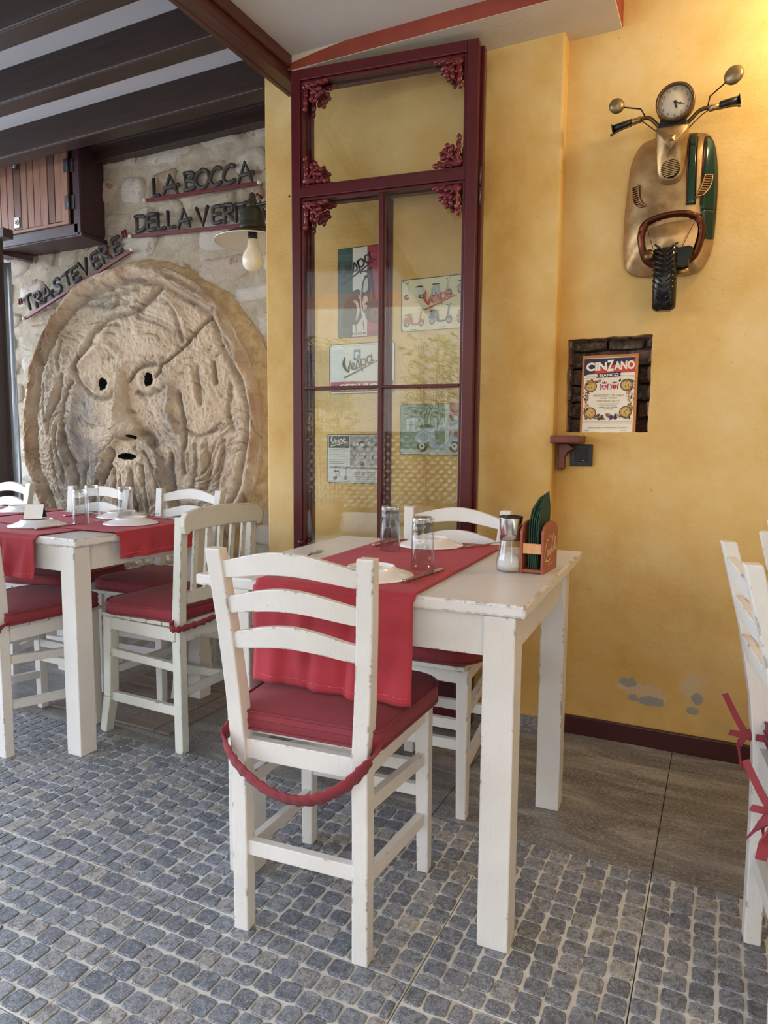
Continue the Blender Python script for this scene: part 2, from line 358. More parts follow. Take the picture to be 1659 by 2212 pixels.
# ------------------------------------------------------------------ numpy value noise
def vnoise(x, y, seed=0):
    xi = np.floor(x).astype(np.int64); yi = np.floor(y).astype(np.int64); fx = x-xi; fy = y-yi
    fx = fx*fx*(3-2*fx); fy = fy*fy*(3-2*fy)
    def h(a, b):
        n = (a*374761393+b*668265263+seed*1442695041) & 0xffffffff
        n = ((n ^ (n >> 13))*1274126177) & 0xffffffff
        return ((n ^ (n >> 16)) & 0xffff)/65535.0
    return (h(xi,yi)*(1-fx)+h(xi+1,yi)*fx)*(1-fy)+(h(xi,yi+1)*(1-fx)+h(xi+1,yi+1)*fx)*fy
def fbm(x, y, oct=4, seed=0, gain=.5):
    s = 0; a = 1; t = 0
    for o in range(oct): s = s+a*vnoise(x*2**o, y*2**o, seed+o*17); t += a; a *= gain
    return s/t

# ------------------------------------------------------------------ floor
fl = MB(); fl.box((-1.2,.4,-.0205), (6.6,5.2,.03), M['joint']); floor = tag(fl.build('floor'), kind='structure')
T6, T4 = .603, .4025; G = .0025
def slab(x0, x1, y0, y1, mat, top=0., name='floor_tile'):
    m = MB(); m.box(((x0+x1)/2,(y0+y1)/2,top-.0045), (x1-x0-G, y1-y0-G, .009), mat); return m.build(name, floor, bevel=.001)
cob = []      # (x, y, sx, sy, rot)
YB, YM = 1.187, 1.789
def cobble_field(x0, x1, y0, y1, nx, ny, along):
    cw, ch = (x1-x0)/nx, (y1-y0)/ny
    if along == 'y':      # continuous wavy joints run along Y, stones staggered column by column
        for i in range(nx):
            off = random.uniform(-.45, .45)*ch; ph = random.uniform(0, 6); y = y0+.001; j = 0; k = []
            cuts = [y0]+[y0+ch*(j+1)+off+random.uniform(-.08,.08)*ch for j in range(ny-1+(off < 0))]+[y1]
            cuts = [c for c in cuts if y0 <= c <= y1]; cuts = sorted(set(cuts)); cl = [cuts[0]]
            for c in cuts[1:-1]:
                if c-cl[-1] > ch*.4 and y1-c > ch*.35: cl.append(c)
            cl.append(y1)
            for a, b in zip(cl, cl[1:]):
                w = cw*(1+.05*sin(ph+a*40)); cx = x0+cw*(i+.5)+.0018*sin(ph+a*28)
                cob.append((cx, (a+b)/2, w-.0030+random.uniform(-.0018,.0008), b-a-.0030, random.uniform(-.04,.04)))
    else:
        for j in range(ny):
            off = random.uniform(-.45, .45)*cw; ph = random.uniform(0, 6)
            cuts = [x0]+[x0+cw*(i+1)+off+random.uniform(-.08,.08)*cw for i in range(nx-1+(off < 0))]+[x1]
            cuts = sorted(set(c for c in cuts if x0 <= c <= x1)); cl = [cuts[0]]
            for c in cuts[1:-1]:
                if c-cl[-1] > cw*.4 and x1-c > cw*.35: cl.append(c)
            cl.append(x1)
            for a, b in zip(cl, cl[1:]):
                cy = y0+ch*(j+.5)+.002*sin(ph+a*26)
                cob.append(((a+b)/2, cy, b-a-.0030, ch-.0030+random.uniform(-.0018,.0008), random.uniform(-.04,.04)))
x = -.111+2*T4
while x > -4.0:
    slab(x-T4, x, YB, YM, M['grout'], -.0015); cobble_field(x-T4+.0015, x-.0015, YB+.0015, YM-.0015, 8, 12, 'y'); x -= T4
for r_ in range(2):
    x = -.514+2*T6
    y1 = YB-r_*T4
    while x > -2.6:
        slab(x-T6, x, y1-T4, y1, M['grout'], -.0015); cobble_field(x-T6+.0015, x-.0015, y1-T4+.0015, y1-.0015, 12, 8, 'x'); x -= T6
# smooth slate tiles towards the walls
xs = [1.095, .492, -.111, -.714, -1.317, -1.808, -2.411, -3.014, -3.617, -4.22]
for a, b in zip(xs, xs[1:]):
    slab(b, a, YM, 2.62 if a > -1.9 else 2.39, M['slate'])
    if a < -1.3: slab(b, a, 2.39 if a < -1.9 else 2.62, 2.95, M['slate'])
for ix in range(4): slab(1.095+ix*T6, 1.095+(ix+1)*T6, .6, 2.62, M['slate'])
# the stones: ten outlines shared by all of them
var = []
for k in range(12):
    n = 12; ring = []
    for q in range(n):
        a = 2*pi*q/n+.13; c_, s_ = cos(a), sin(a); e = .36
        xx = math.copysign(abs(c_)**e, c_)*.5; yy = math.copysign(abs(s_)**e, s_)*.5
        j = random.uniform(.93, 1.02); ring.append((xx*j, yy*random.uniform(.94,1.02)))
    z0 = random.uniform(.6, 1.0)
    vs = [(p[0]*.91, p[1]*.91, z0+random.uniform(-.25,.25)) for p in ring]+[(p[0]*.985, p[1]*.985, .3) for p in ring]+[(p[0], p[1], -.7) for p in ring]
    fs = [tuple(range(n))]+[(i, i+n, (i+1)%n+n, (i+1)%n) for i in range(n)]+[(i+n, i+2*n, (i+1)%n+2*n, (i+1)%n+n) for i in range(n)]
    var.append((vs, [tuple(reversed(f)) for f in fs] if False else fs))
cob_me = []
for k, (vs, fs) in enumerate(var):
    m = MB(); m.add(vs, fs, M['cobble']); o = m.build('cobble'); cob_me.append(o.data); bpy.data.objects.remove(o)
def px_size(c):   # apparent size from the viewer's place
    return max(c[2],.01)*c[3]/((c[0])**2+c[1]**2+1.08**2)**1.5
_cam = Vector((0,0,1.08))
def in_view(p, mar=.02):
    v = Vector(p)-_cam; w = v.dot(_f)
    if w < .1: return False
    return abs(v.dot(_r2)/w) < .5549+mar and abs(v.dot(_u2)/w) < .7398+mar
vis = [c for c in cob if in_view((c[0],c[1],0))]; vis.sort(key=px_size, reverse=True)
near = vis[:295]; nearset = set(id(c) for c in near)
for c in near:
    o = bpy.data.objects.new('cobble', random.choice(cob_me)); COL.objects.link(o); o.parent = floor
    o.location = (c[0], c[1], 0); o.scale = (c[2], c[3], .0022); o.rotation_euler = (0, 0, c[4]+random.choice((0, pi)))
st = MB()
for c in cob:
    if id(c) in nearset or c[1] < .75: continue
    vs, fs = random.choice(var); cr, sr = cos(c[4]), sin(c[4])
    st.add([(c[0]+v[0]*c[2]*cr-v[1]*c[3]*sr, c[1]+v[0]*c[2]*sr+v[1]*c[3]*cr, v[2]*.0022) for v in vs], fs, M['cobble'])
st.build('cobblestones', floor, kind='stuff', fixn=False)
for m_ in cob_me: pass

# wooden duckboard let into the floor
hb = thing('duckboard', 'weathered wooden slatted duckboard lying on the grey tiles under the slat-back chair', 'duckboard', (-2.08,2.132,0))
def part(name, mat, par, boxes, bevel=.0015, **kw):
    m = MB()
    for b in boxes: m.box(b[0], b[1], mat, b[2] if len(b) > 2 else None)
    return m.build(name, par, bevel=bevel, **kw)
for i in range(6):
    part('plank', M['hatch'], hb, [((-.037, -.258+.086*i+.043-.0, .0035), (.49, .080, .007))])
for sx_ in (-1, 1): part('side_plank', M['hatch'], hb, [((.250 if sx_ > 0 else -.318+.0, 0, .0035), (.072, .515, .007))])

# ------------------------------------------------------------------ walls
def wall_grid(name, x0, x1, z0, z1, y, mat, hole=None, thick=.12):
    m = MB()
    def q(a, b, c, d): m.box(((a+b)/2, y+thick/2, (c+d)/2), (b-a, thick, d-c), mat)
    if hole:
        hx0, hx1, hz0, hz1 = hole
        q(x0, hx0, z0, z1); q(hx1, x1, z0, z1); q(hx0, hx1, z0, hz0); q(hx0, hx1, hz1, z1)
    else: q(x0, x1, z0, z1)
    return m
HX0, HX1, HZ0, HZ1 = -.523, -.241, 1.128, 1.464
# recessed right-hand wall with the brick niche, its hole edge uneven
m = MB(); Yr = 2.59
def ragged(n=46):
    pts = []
    for (ax, az), (bx, bz) in (((HX0,HZ0),(HX1,HZ0)),((HX1,HZ0),(HX1+.003,HZ1)),((HX1+.003,HZ1),(HX0-.004,HZ1-.003)),((HX0-.004,HZ1-.003),(HX0,HZ0))):
        k = n//4
        for i in range(k):
            t = i/k; j = .0022*(random.random()-.5)*2 if i else 0
            pts.append((ax+(bx-ax)*t+j, az+(bz-az)*t+j))
    return pts
hp = ragged(); k = len(hp)
outer = []
X0, X1, Z0, Z1 = -.62, 2.4, 0, 2.75
for i, (a, b) in enumerate(hp):
    cx, cz = (HX0+HX1)/2, (HZ0+HZ1)/2; side = i*4//k
    t = (i % (k/4))/(k/4)
    o_ = [(X0+(X1-X0)*t, Z0), (X1, Z0+(Z1-Z0)*t), (X1-(X1-X0)*t, Z1), (X0, Z1-(Z1-Z0)*t)][min(int(side),3)]
    outer.append(o_)
vs = [(a, Yr, b) for i, (a, b) in enumerate(hp)]+[(a, Yr, b) for a, b in outer]+[(a+(random.random()-.5)*.004, Yr+.02, b+(random.random()-.5)*.004) for a, b in hp]+[(a, Yr+.13, b) for a, b in outer]
fs = [(i, (i+1)%k, k+(i+1)%k, k+i) for i in range(k)]+[(2*k+i, 2*k+(i+1)%k, (i+1)%k, i) for i in range(k)]
m.add(vs, fs, M['yellow'])
m.box(((X0+X1)/2, Yr+.19, 1.375), (X1-X0, .06, 2.75), M['yellow'])
wall_r = tag(m.build('wall_right'), kind='structure')
# niche: mortar box and bricks
nb = MB()
nb.box(((HX0+HX1)/2, Yr+.155, (HZ0+HZ1)/2), (HX1-HX0+.1, .02, HZ1-HZ0+.1), M['brickmortar'])
for xx in (HX0-.026, HX1+.026): nb.box((xx, Yr+.085, (HZ0+HZ1)/2), (.05, .13, HZ1-HZ0+.1), M['brickmortar'])
for zz_ in (HZ0-.026, HZ1+.026): nb.box(((HX0+HX1)/2, Yr+.085, zz_), (HX1-HX0+.1, .13, .05), M['brickmortar'])
nb.build('niche_lining', wall_r)
def rough_block(c, d, mat, name, par, j=.004):
    m = MB(); n = 3; vs = {}
    bm = bmesh.new(); bmesh.ops.create_cube(bm, size=1); bmesh.ops.subdivide_edges(bm, edges=bm.edges, cuts=1, use_grid_fill=True)
    for v in bm.verts:
        l = v.co.copy(); f_ = 1-.10*(abs(l.x*2)*abs(l.y*2)*abs(l.z*2))
        v.co = Vector((l.x*d[0]*f_, l.y*d[1]*f_, l.z*d[2]*f_))+Vector([random.uniform(-j,j) for _ in range(3)])+Vector(c)
    me = bpy.data.meshes.new(name); bm.to_mesh(me); bm.free(); me.materials.append(mat)
    for p in me.polygons: p.use_smooth = False
    o = bpy.data.objects.new(name, me); COL.objects.link(o); o.parent = par
    return o
z = HZ0-.01; row = 0
while z < HZ1-.01:
    h_ = .062; x = HX0-.03 if row % 2 else HX0+.045
    if row % 2 == 0: rough_block((HX0-.0, Yr+.12, z+h_/2), (.09,.05,h_-.008), M['brick'], 'brick', wall_r)
    while x < HX1+.02:
        w = random.choice((.11,.13,.15)); rough_block((x+w/2, Yr+.128+random.uniform(-.008,.004), z+h_/2), (w-.010,.05,h_-.010), M['brick'], 'brick', wall_r); x += w
    for sx_, xx in ((1, HX0-.018), (-1, HX1+.018)):
        rough_block((xx+random.uniform(-.004,.004), Yr+.065, z+h_/2), (.05,.085,h_-.012), M['brick'], 'brick', wall_r)
    z += h_; row += 1
x = HX0-.01
while x < HX1+.02: rough_block((x+.035, Yr+.07, HZ1+.018), (.062,.09,.045), M['brick'], 'brick', wall_r); x += .072

# pier that carries the tin signs
m = MB(); m.box((-1.18, 2.72, 1.375), (1.25, .39, 2.75), M['yellow']); pier = tag(m.build('wall_center', bevel=.008), kind='structure')
# far wall of rubble stones in lime mortar
YS = 2.92
def mortar(i, j):
    x = -4.6+i*.02; z = j*.02
    return (x, YS+.012*(float(fbm(np.array(x*9.), np.array(z*9.), 3, 5))-.5)*2, z)
nx_, nz_ = 142, 137
gx, gz = np.meshgrid(-4.6+np.arange(nx_)*.02, np.arange(nz_)*.0202, indexing='ij')
gy = YS+.030*(fbm(gx*9, gz*11, 4, 5)-.5)+np.where(np.hypot(gx+2.965, gz-1.153) < .86, .03, 0)
m = MB(); vs = np.stack([gx.ravel(), gy.ravel(), gz.ravel()], 1).tolist()
m.v = [tuple(v) for v in vs]; m.f = [(i*nz_+j, (i+1)*nz_+j, (i+1)*nz_+j+1, i*nz_+j+1) for i in range(nx_-1) for j in range(nz_-1)]
m.mi(M['mortar']); m.m = [0]*len(m.f); m.sm = [True]*len(m.f)
m.box((-3.2, YS+.10, 1.36), (2.8, .12, 2.75), M['mortar'])
wall_b = tag(m.build('wall_back'), kind='structure')
DX, DZ, DR = -2.965, 1.153, .885
def stone(cx, cz, w, h):
    n = 13; ring = []; sk = random.uniform(-.25,.25)
    for q in range(n):
        a = 2*pi*q/n; e = .55; c_, s_ = cos(a), sin(a)
        ring.append((math.copysign(abs(c_)**e, c_)*w/2*random.uniform(.80,1.06), math.copysign(abs(s_)**e, s_)*h/2*random.uniform(.78,1.08)))
    ring = [(p_[0]+sk*p_[1], p_[1]+.08*sk*p_[0]) for p_ in ring]; d = random.uniform(.005, .016); m = MB()
    vs = [(cx+p[0], YS+.012, cz+p[1]) for p in ring]+[(cx+p[0]*.93, YS-d*.75+random.uniform(-.004,.004), cz+p[1]*.9) for p in ring]+[(cx+p[0]*.55, YS-d+random.uniform(-.006,.006), cz+p[1]*.5) for p in ring]+[(cx, YS-d, cz)]
    fs = [(i, (i+1)%n, n+(i+1)%n, n+i) for i in range(n)]+[(n+i, n+(i+1)%n, 2*n+(i+1)%n, 2*n+i) for i in range(n)]+[(2*n+i, 2*n+(i+1)%n, 3*n) for i in range(n)]
    m.add(vs, fs, M['rubble'], True); return m.build('stone', wall_b)
z = .10
while z < 2.58:
    h_ = random.uniform(.10, .19); x = -4.25+random.uniform(0,.1)
    while x < -1.80:
        w = random.uniform(.14, .38)*(h_/.14)**.4
        cx, cz = x+w/2, z+h_/2+random.uniform(-.012,.012)
        if hypot(cx-DX, cz-DZ) > .80 and in_view((cx, YS, cz), .06):
            stone(cx, cz, w-.016, h_-.014+random.uniform(-.02,.008))
        x += w+random.uniform(0,.02)
    z += h_
# slate step at the foot of the stone wall
stp = MB(); stp.box((-3.1, 2.865, .03), (2.62, .15, .06), M['slate']); stp.box((-3.1, 2.905, .09), (2.62, .03, .07), M['slate'])
tag(stp.build('trim_1', bevel=.003), kind='structure')

# ceilings
c = MB(); c.box((-.98+.0, -.1, 2.59), (1.22, 4.87, .10), M['ceil']); c.box((1.0, .05, 2.66), (2.8, 5.2, .10), M['ceil'])
c.box((-3.1, .2, 2.74), (3.0, 5.5, .08), M['ceil_left'])
c.box((-.371, -.1, 2.59), (.012, 4.87, .12), M['ceil'])
ceiling = tag(c.build('ceiling'), kind='structure')
s_ = MB()      # lowered plaster soffit over the glazed leaf
s_.box((-.96, 2.47, 2.518), (1.165, .27, .064), M['cream']); s_.box((-.3775, 2.47, 2.60), (.003, .27, .22), M['band'])
soffit = s_.build('soffit', ceiling, bevel=.004)
b_ = MB(); yb = 2.3335
b_.add([(-1.56,yb,2.489),(-1.29,yb,2.4875),(-.378,yb,2.487),(-.378,yb,2.541),(-1.29,yb,2.541),(-1.42,yb,2.530),(-1.56,yb,2.512)]+[(-1.56,yb+.003,2.489),(-1.29,yb+.003,2.4875),(-.378,yb+.003,2.487),(-.378,yb+.003,2.541),(-1.29,yb+.003,2.541),(-1.42,yb+.003,2.530),(-1.56,yb+.003,2.512)],
       [(0,1,2,3,4,5,6),(13,12,11,10,9,8,7)]+[(i,(i+7),(i+1)%7+7,(i+1)%7) for i in range(7)], M['band'])
b_.build('painted_band', ceiling)
def beam(y0, name='beam'):
    xe = -1.806 if y0 > 2.5 else -1.60; xc, xl = (xe-4.64)/2, xe+4.64; m = MB(); m.box((xc, y0+.0425, 2.635), (xl, .085, .15), M['beam']); m.box((xc, y0-.003, 2.5665), (xl, .008, .013), M['beam']); return m.build(name, ceiling, bevel=.004)
for y0 in (2.53, 2.14, 1.785, 1.40, 1.01, .62, .2, -.2, -.6, -1.0): beam(y0)
m = MB(); m.box((-3.2, 2.885, 2.633), (2.85, .06, .056), M['beam']); m.box((-3.2, 2.86, 2.68), (2.85, .11, .05), M['beam']); m.build('crown_trim', ceiling, bevel=.004)
m = MB()
m.box((-1.585, -.05, 2.535), (.055, 5.0, .15), M['girder']); m.box((-1.621, -.05, 2.475), (.022, 5.0, .035), M['girder']); m.box((-1.552, -.05, 2.522), (.022, 5.0, .05), M['girder'])
m.box((-1.60, -.05, 2.60), (.05, 5.0, .2), M['girder'])
m.build('girder', ceiling, bevel=.004)
m = MB(); m.box((-1.66, 2.185, 2.575), (.05, .10, .03), M['yellow']); m.build('plaster_patch', ceiling)
# skirting
m = MB(); m.box((.95, Yr-.009, .034), (2.94, .018, .068), M['baseboard']); tag(m.build('baseboard_right', bevel=.003), kind='structure')
m = MB(); m.box((-.88, 2.518, .031), (.66, .014, .062), M['slate']); tag(m.build('baseboard_center', bevel=.002), kind='structure')
# wall closing the room to the right, out of frame
m = MB(); m.box((2.36, .05, 1.35), (.1, 5.2, 2.7), M['yellow']); tag(m.build('wall_side'), kind='structure')
# dark post and vinyl curtain edge at the left end of the stone wall
m = MB(); m.box((-3.70, 2.55, 1.1), (.20, .1, 2.2), M['postdark']); m.box((-3.66,2.56,2.19),(.32,.06,.05), M['postdark']); tag(m.build('trim_2', bevel=.004), kind='structure')
def cur(i, j): return (-3.595+.02*i, 2.585+.006*sin(i*1.9+j*.15), .05+j*.1)
m = MB(); m.grid(5, 21, cur, M['vinyl']); o = m.build('vinyl_curtain', fixn=False); so = o.modifiers.new('s','SOLIDIFY'); so.thickness = .001
tag(o, 'clear vinyl weather curtain edge hanging beside the dark post at far left', 'curtain')

# ------------------------------------------------------------------ the carved mask
STROKES = [
(0.022,-0.016,[(-0.372, 0.268), (-0.411, 0.36), (-0.306, 0.454), (-0.231, 0.538), (-0.119, 0.598), (0.015, 0.617), (0.133, 0.646), (0.21, 0.704), (0.237, 0.738)]),
(0.03,0.014,[(-0.441, 0.341), (-0.334, 0.466), (-0.258, 0.559), (-0.145, 0.629), (-0.01, 0.647), (0.108, 0.675), (0.186, 0.715)]),
(0.02,-0.012,[(0.247, 0.682), (0.308, 0.65), (0.342, 0.584), (0.388, 0.49), (0.399, 0.453)]),
(0.03,0.012,[(0.272, 0.698), (0.344, 0.647), (0.39, 0.571), (0.436, 0.487)]),
(0.02,-0.012,[(0.371, 0.735), (0.464, 0.682), (0.545, 0.64), (0.613, 0.599)]),
(0.03,0.012,[(0.251, 0.791), (0.371, 0.748), (0.488, 0.689), (0.568, 0.647)]),
(0.012,-0.03,[(0.221, 0.277), (0.26, 0.322), (0.311, 0.357), (0.41, 0.416), (0.483, 0.484), (0.554, 0.551), (0.613, 0.599)]),
(0.04,0.022,[(-0.353, 0.357), (-0.265, 0.423), (-0.153, 0.456), (-0.059, 0.422), (-0.022, 0.353)]),
(0.035,0.02,[(-0.009, 0.352), (0.058, 0.378), (0.161, 0.373), (0.261, 0.341), (0.334, 0.31)]),
(0.02,-0.02,[(0.027, 0.265), (0.082, 0.325), (0.16, 0.345), (0.236, 0.342)]),
(0.02,-0.014,[(-0.076, 0.346), (-0.066, 0.268), (-0.069, 0.19)]),
(0.05,0.018,[(-0.179, 0.486), (-0.093, 0.568), (0.014, 0.579)]),
(0.05,0.014,[(0.09, 0.527), (0.164, 0.466), (0.265, 0.461)]),
(0.02,-0.014,[(-0.358, 0.268), (-0.29, 0.206), (-0.193, 0.164), (-0.096, 0.181)]),
(0.025,0.012,[(-0.328, 0.287), (-0.275, 0.225), (-0.178, 0.193), (-0.109, 0.211)]),
(0.02,-0.014,[(0.09, 0.196), (0.167, 0.175), (0.257, 0.21), (0.295, 0.246)]),
(0.03,-0.018,[(-0.431, 0.26), (-0.478, 0.2), (-0.514, 0.099), (-0.519, 0.006), (-0.495, -0.097), (-0.44, -0.19)]),
(0.03,0.014,[(-0.389, 0.228), (-0.41, 0.107), (-0.43, -0.005), (-0.406, -0.097), (-0.352, -0.188)]),
(0.03,0.022,[(0.319, 0.236), (0.329, 0.162), (0.327, 0.087), (0.361, -0.007)]),
(0.02,-0.018,[(0.379, 0.188), (0.401, 0.086), (0.41, -0.025), (0.394, -0.138), (0.404, -0.231)]),
(0.015,-0.014,[(0.422, -0.007), (0.481, -0.035), (0.552, -0.035), (0.623, -0.007)]),
(0.03,-0.02,[(-0.093, -0.055), (-0.15, -0.105), (-0.208, -0.155), (-0.24, -0.237), (-0.273, -0.329)]),
(0.045,0.035,[(-0.08, -0.074), (-0.151, -0.125), (-0.189, -0.195), (-0.228, -0.287), (-0.276, -0.391)]),
(0.03,-0.02,[(0.121, -0.025), (0.185, -0.044), (0.221, -0.092)]),
(0.045,0.032,[(0.107, -0.064), (0.196, -0.102), (0.232, -0.168), (0.254, -0.264), (0.276, -0.359)]),
(0.02,-0.02,[(-0.096, -0.114), (-0.126, -0.194), (-0.172, -0.276), (-0.204, -0.368), (-0.222, -0.45)]),
(0.02,-0.02,[(0.118, -0.122), (0.154, -0.189), (0.19, -0.266), (0.199, -0.382)]),
(0.03,0.012,[(-0.095, -0.104), (-0.014, -0.113), (0.079, -0.117), (0.117, -0.131)]),
(0.03,0.014,[(-0.085, -0.179), (0.003, -0.192), (0.089, -0.176)]),
(0.02,-0.015,[(0.068, -0.054), (0.063, -0.103)]),
(0.02,-0.01,[(-0.093, -0.055), (-0.088, -0.104)]),
(0.05,0.018,[(-0.019, -0.232), (0.004, -0.34), (-0.0, -0.44)]),
(0.02,-0.018,[(-0.1, -0.224), (-0.104, -0.324), (-0.082, -0.443), (-0.115, -0.567)]),
(0.02,-0.018,[(-0.047, -0.252), (-0.038, -0.361), (-0.043, -0.482), (-0.033, -0.582)]),
(0.02,-0.016,[(0.035, -0.221), (0.044, -0.339), (0.053, -0.457), (0.061, -0.576)]),
(0.02,-0.02,[(0.101, -0.209), (0.111, -0.317), (0.132, -0.433), (0.141, -0.571)]),
(0.02,-0.02,[(0.178, -0.237), (0.213, -0.333), (0.222, -0.449), (0.206, -0.567)]),
(0.03,0.02,[(0.242, -0.235), (0.289, -0.349), (0.298, -0.464)]),
(0.02,-0.016,[(0.32, -0.139), (0.317, -0.252), (0.338, -0.366), (0.348, -0.481)]),
(0.02,-0.018,[(-0.214, -0.287), (-0.261, -0.39), (-0.281, -0.494), (-0.257, -0.596)]),
(0.03,0.018,[(-0.16, -0.326), (-0.178, -0.428), (-0.17, -0.55)]),
(0.02,-0.015,[(-0.324, -0.198), (-0.358, -0.301), (-0.334, -0.404)]),
(0.02,-0.016,[(-0.516, 0.313), (-0.537, 0.222), (-0.587, 0.131), (-0.652, 0.059), (-0.673, -0.025)]),
(0.03,0.012,[(-0.562, 0.305), (-0.581, 0.234), (-0.647, 0.142), (-0.699, 0.059)]),
(0.02,-0.015,[(-0.686, 0.268), (-0.708, 0.164), (-0.683, 0.059)]),
(0.02,-0.014,[(-0.579, 0.006), (-0.6, -0.098), (-0.545, -0.202), (-0.536, -0.307)]),
(0.03,0.015,[(-0.535, -0.025), (-0.541, -0.129), (-0.487, -0.232), (-0.463, -0.336)]),
(0.02,-0.015,[(-0.44, -0.19), (-0.415, -0.282), (-0.451, -0.388)]),
(0.02,-0.012,[(-0.646, -0.098), (-0.622, -0.204), (-0.597, -0.309), (-0.557, -0.402)]),
(0.02,-0.012,[(-0.52, 0.506), (-0.555, 0.427), (-0.545, 0.345)]),
(0.02,-0.012,[(-0.622, 0.573), (-0.673, 0.474), (-0.695, 0.372)]),
(0.02,-0.016,[(0.656, 0.491), (0.71, 0.4), (0.742, 0.311), (0.774, 0.239)]),
(0.03,0.012,[(0.678, 0.507), (0.743, 0.416), (0.786, 0.309)]),
(0.018,-0.02,[(0.601, 0.335), (0.612, 0.29), (0.616, 0.236)]),
(0.02,-0.012,[(0.502, 0.321), (0.512, 0.23), (0.521, 0.139)]),
(0.03,0.01,[(0.456, 0.368), (0.477, 0.268), (0.487, 0.176)]),
(0.02,-0.012,[(0.695, 0.224), (0.682, 0.091), (0.714, 0.001)]),
(0.02,-0.012,[(0.551, -0.09), (0.572, -0.209), (0.534, -0.321)]),
(0.02,-0.012,[(0.468, -0.09), (0.477, -0.211), (0.45, -0.324)]),
(0.03,0.012,[(0.516, -0.09), (0.525, -0.21), (0.498, -0.322)]),
(0.02,-0.012,[(0.656, -0.062), (0.642, -0.18), (0.605, -0.3)]),
(0.02,-0.012,[(-0.164, 0.803), (-0.06, 0.727), (-0.089, 0.663)]),
(0.02,-0.01,[(-0.347, 0.752), (-0.222, 0.731), (-0.086, 0.739), (0.098, 0.75)]),
(0.02,-0.01,[(-0.308, 0.7), (-0.143, 0.677), (0.018, 0.692)]),
]
def medallion():
    nr, na = 236, 860
    rr = np.concatenate([np.linspace(0.004, DR, nr), DR+np.array([.004,.008,.012,.02,.03])]); A = np.arange(na)*2*pi/na
    R_, TH = np.meshgrid(rr, A, indexing='ij'); wob = 1+.012*(fbm(np.cos(TH)*3+5, np.sin(TH)*3+5, 3, 3)-.5)*2
    a = R_*np.cos(TH)*wob; b = R_*np.sin(TH)*wob; r = R_
    w1 = (fbm(a*7, b*7, 3, 21)-.5)*.03; w2 = (fbm(a*7, b*7, 3, 31)-.5)*.03    # wobble the strokes
    aa = a+w1; bb = b+w2
    h = .058+.034*np.clip(1-(r/.80)**2, 0, 1)
    dark = np.zeros_like(h)
    def seg(pts):
        d = np.full(h.shape, 9.)
        for (x0,y0),(x1,y1) in zip(pts, pts[1:]):
            vx, vy = x1-x0, y1-y0; L = vx*vx+vy*vy
            t = np.clip(((aa-x0)*vx+(bb-y0)*vy)/L, 0, 1); d = np.minimum(d, np.hypot(aa-x0-t*vx, bb-y0-t*vy))
        return d
    # nose: ridge widening to a bulb
    nx = [(-.040,.40),(-.028,.30),(-.018,.20),(-.006,.10),(.008,.03),(.016,-.01)]
    nose = np.zeros_like(h)
    P = bez([(x, y, 0) for x, y in nx], 6)
    for i, p in enumerate(P):
        t = i/(len(P)-1); wd = .028+.052*t**1.6; ht = (.03+.085*t)*min(1, .25+t*5)
        d = np.hypot((aa-p.x), (bb-p.y)*.95); nose = np.maximum(nose, ht*np.clip(1-(d/(wd*1.12)), 0, 1)**.72)
    for x, y in ((-.036,-.002),(.070,-.004)): 
        d = np.hypot(aa-x, (bb-y)*.9); nose = np.maximum(nose, .058*np.clip(1-(d/.040)**2, 0, 1)**.6)
    nmask = 1-.9*np.clip(nose/.03, 0, 1)
    for w, hh, pts in STROKES:
        pts = [(p.x, p.y) for p in bez([(x, y, 0) for x, y in pts], 3)]
        g = np.exp(-(seg(pts)/(w*.62))**2); g = g*nmask; h = h+hh*1.2*g
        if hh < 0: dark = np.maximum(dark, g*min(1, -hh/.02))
    def ga(x, y, sx, sy, k): return k*np.exp(-((aa-x)/sx)**2-((bb-y)/sy)**2)
    # eye sockets, cheeks, forehead, chin
    h = h+ga(-.182,.25,.085,.075,-.022)+ga(.164,.262,.085,.075,-.022)+ga(-.30,.06,.10,.12,.022)+ga(.30,.08,.09,.13,.022)+ga(-.02,.52,.22,.14,.016)+ga(0,-.32,.12,.12,.018)
    ring = lambda x, y: np.hypot((aa-x), (bb-y)*1.1)
    for ex, ey in ((-.182,.252), (.164,.262)):
        d = ring(ex, ey); h = h+.012*np.exp(-((d-.060)/.016)**2)+.010*np.exp(-(d/.055)**2)
    hb0 = .070+.030*np.clip(1-(r/.80)**2, 0, 1)
    cut = 1/(1+np.exp(-(bb+.048)/.006)); h = h+nose*cut; kk = np.clip(nose/.03, 0, 1)*cut; h = h*(1-kk)+(hb0+nose)*kk
    dark = np.maximum(dark, .8*np.exp(-((bb+.052)/.012)**2)*np.exp(-((aa-.02)/.075)**2))  # shade below the nose tip, painted into the colour
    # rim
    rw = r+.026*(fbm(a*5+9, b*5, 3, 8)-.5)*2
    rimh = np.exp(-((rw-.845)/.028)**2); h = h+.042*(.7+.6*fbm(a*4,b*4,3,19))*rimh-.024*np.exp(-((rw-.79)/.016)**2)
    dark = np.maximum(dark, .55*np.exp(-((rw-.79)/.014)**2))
    # modelling marks in the clay
    ang = fbm(a*2.2, b*2.2, 3, 77)*2*pi; u = a*np.cos(ang*.35)+b*np.sin(ang*.35); v = -a*np.sin(ang*.35)+b*np.cos(ang*.35)
    n1 = fbm(u*46, v*12, 4, 41)-.5; n2 = fbm(a*85, b*60, 3, 51)-.5; n0 = fbm(a*9, b*5, 3, 61)-.5
    mask = 1-.9*np.clip(nose/.03, 0, 1)*cut-.45*rimh; h = h+(.024*n1*mask+.014*n2+.022*n0*mask)
    low = np.clip((-.12-bb)/.3, 0, 1)*np.clip(1-np.abs(aa)/.45, 0, 1); h = h+low*.022*(fbm(a*34+b*3, b*5, 3, 91)-.5)*2
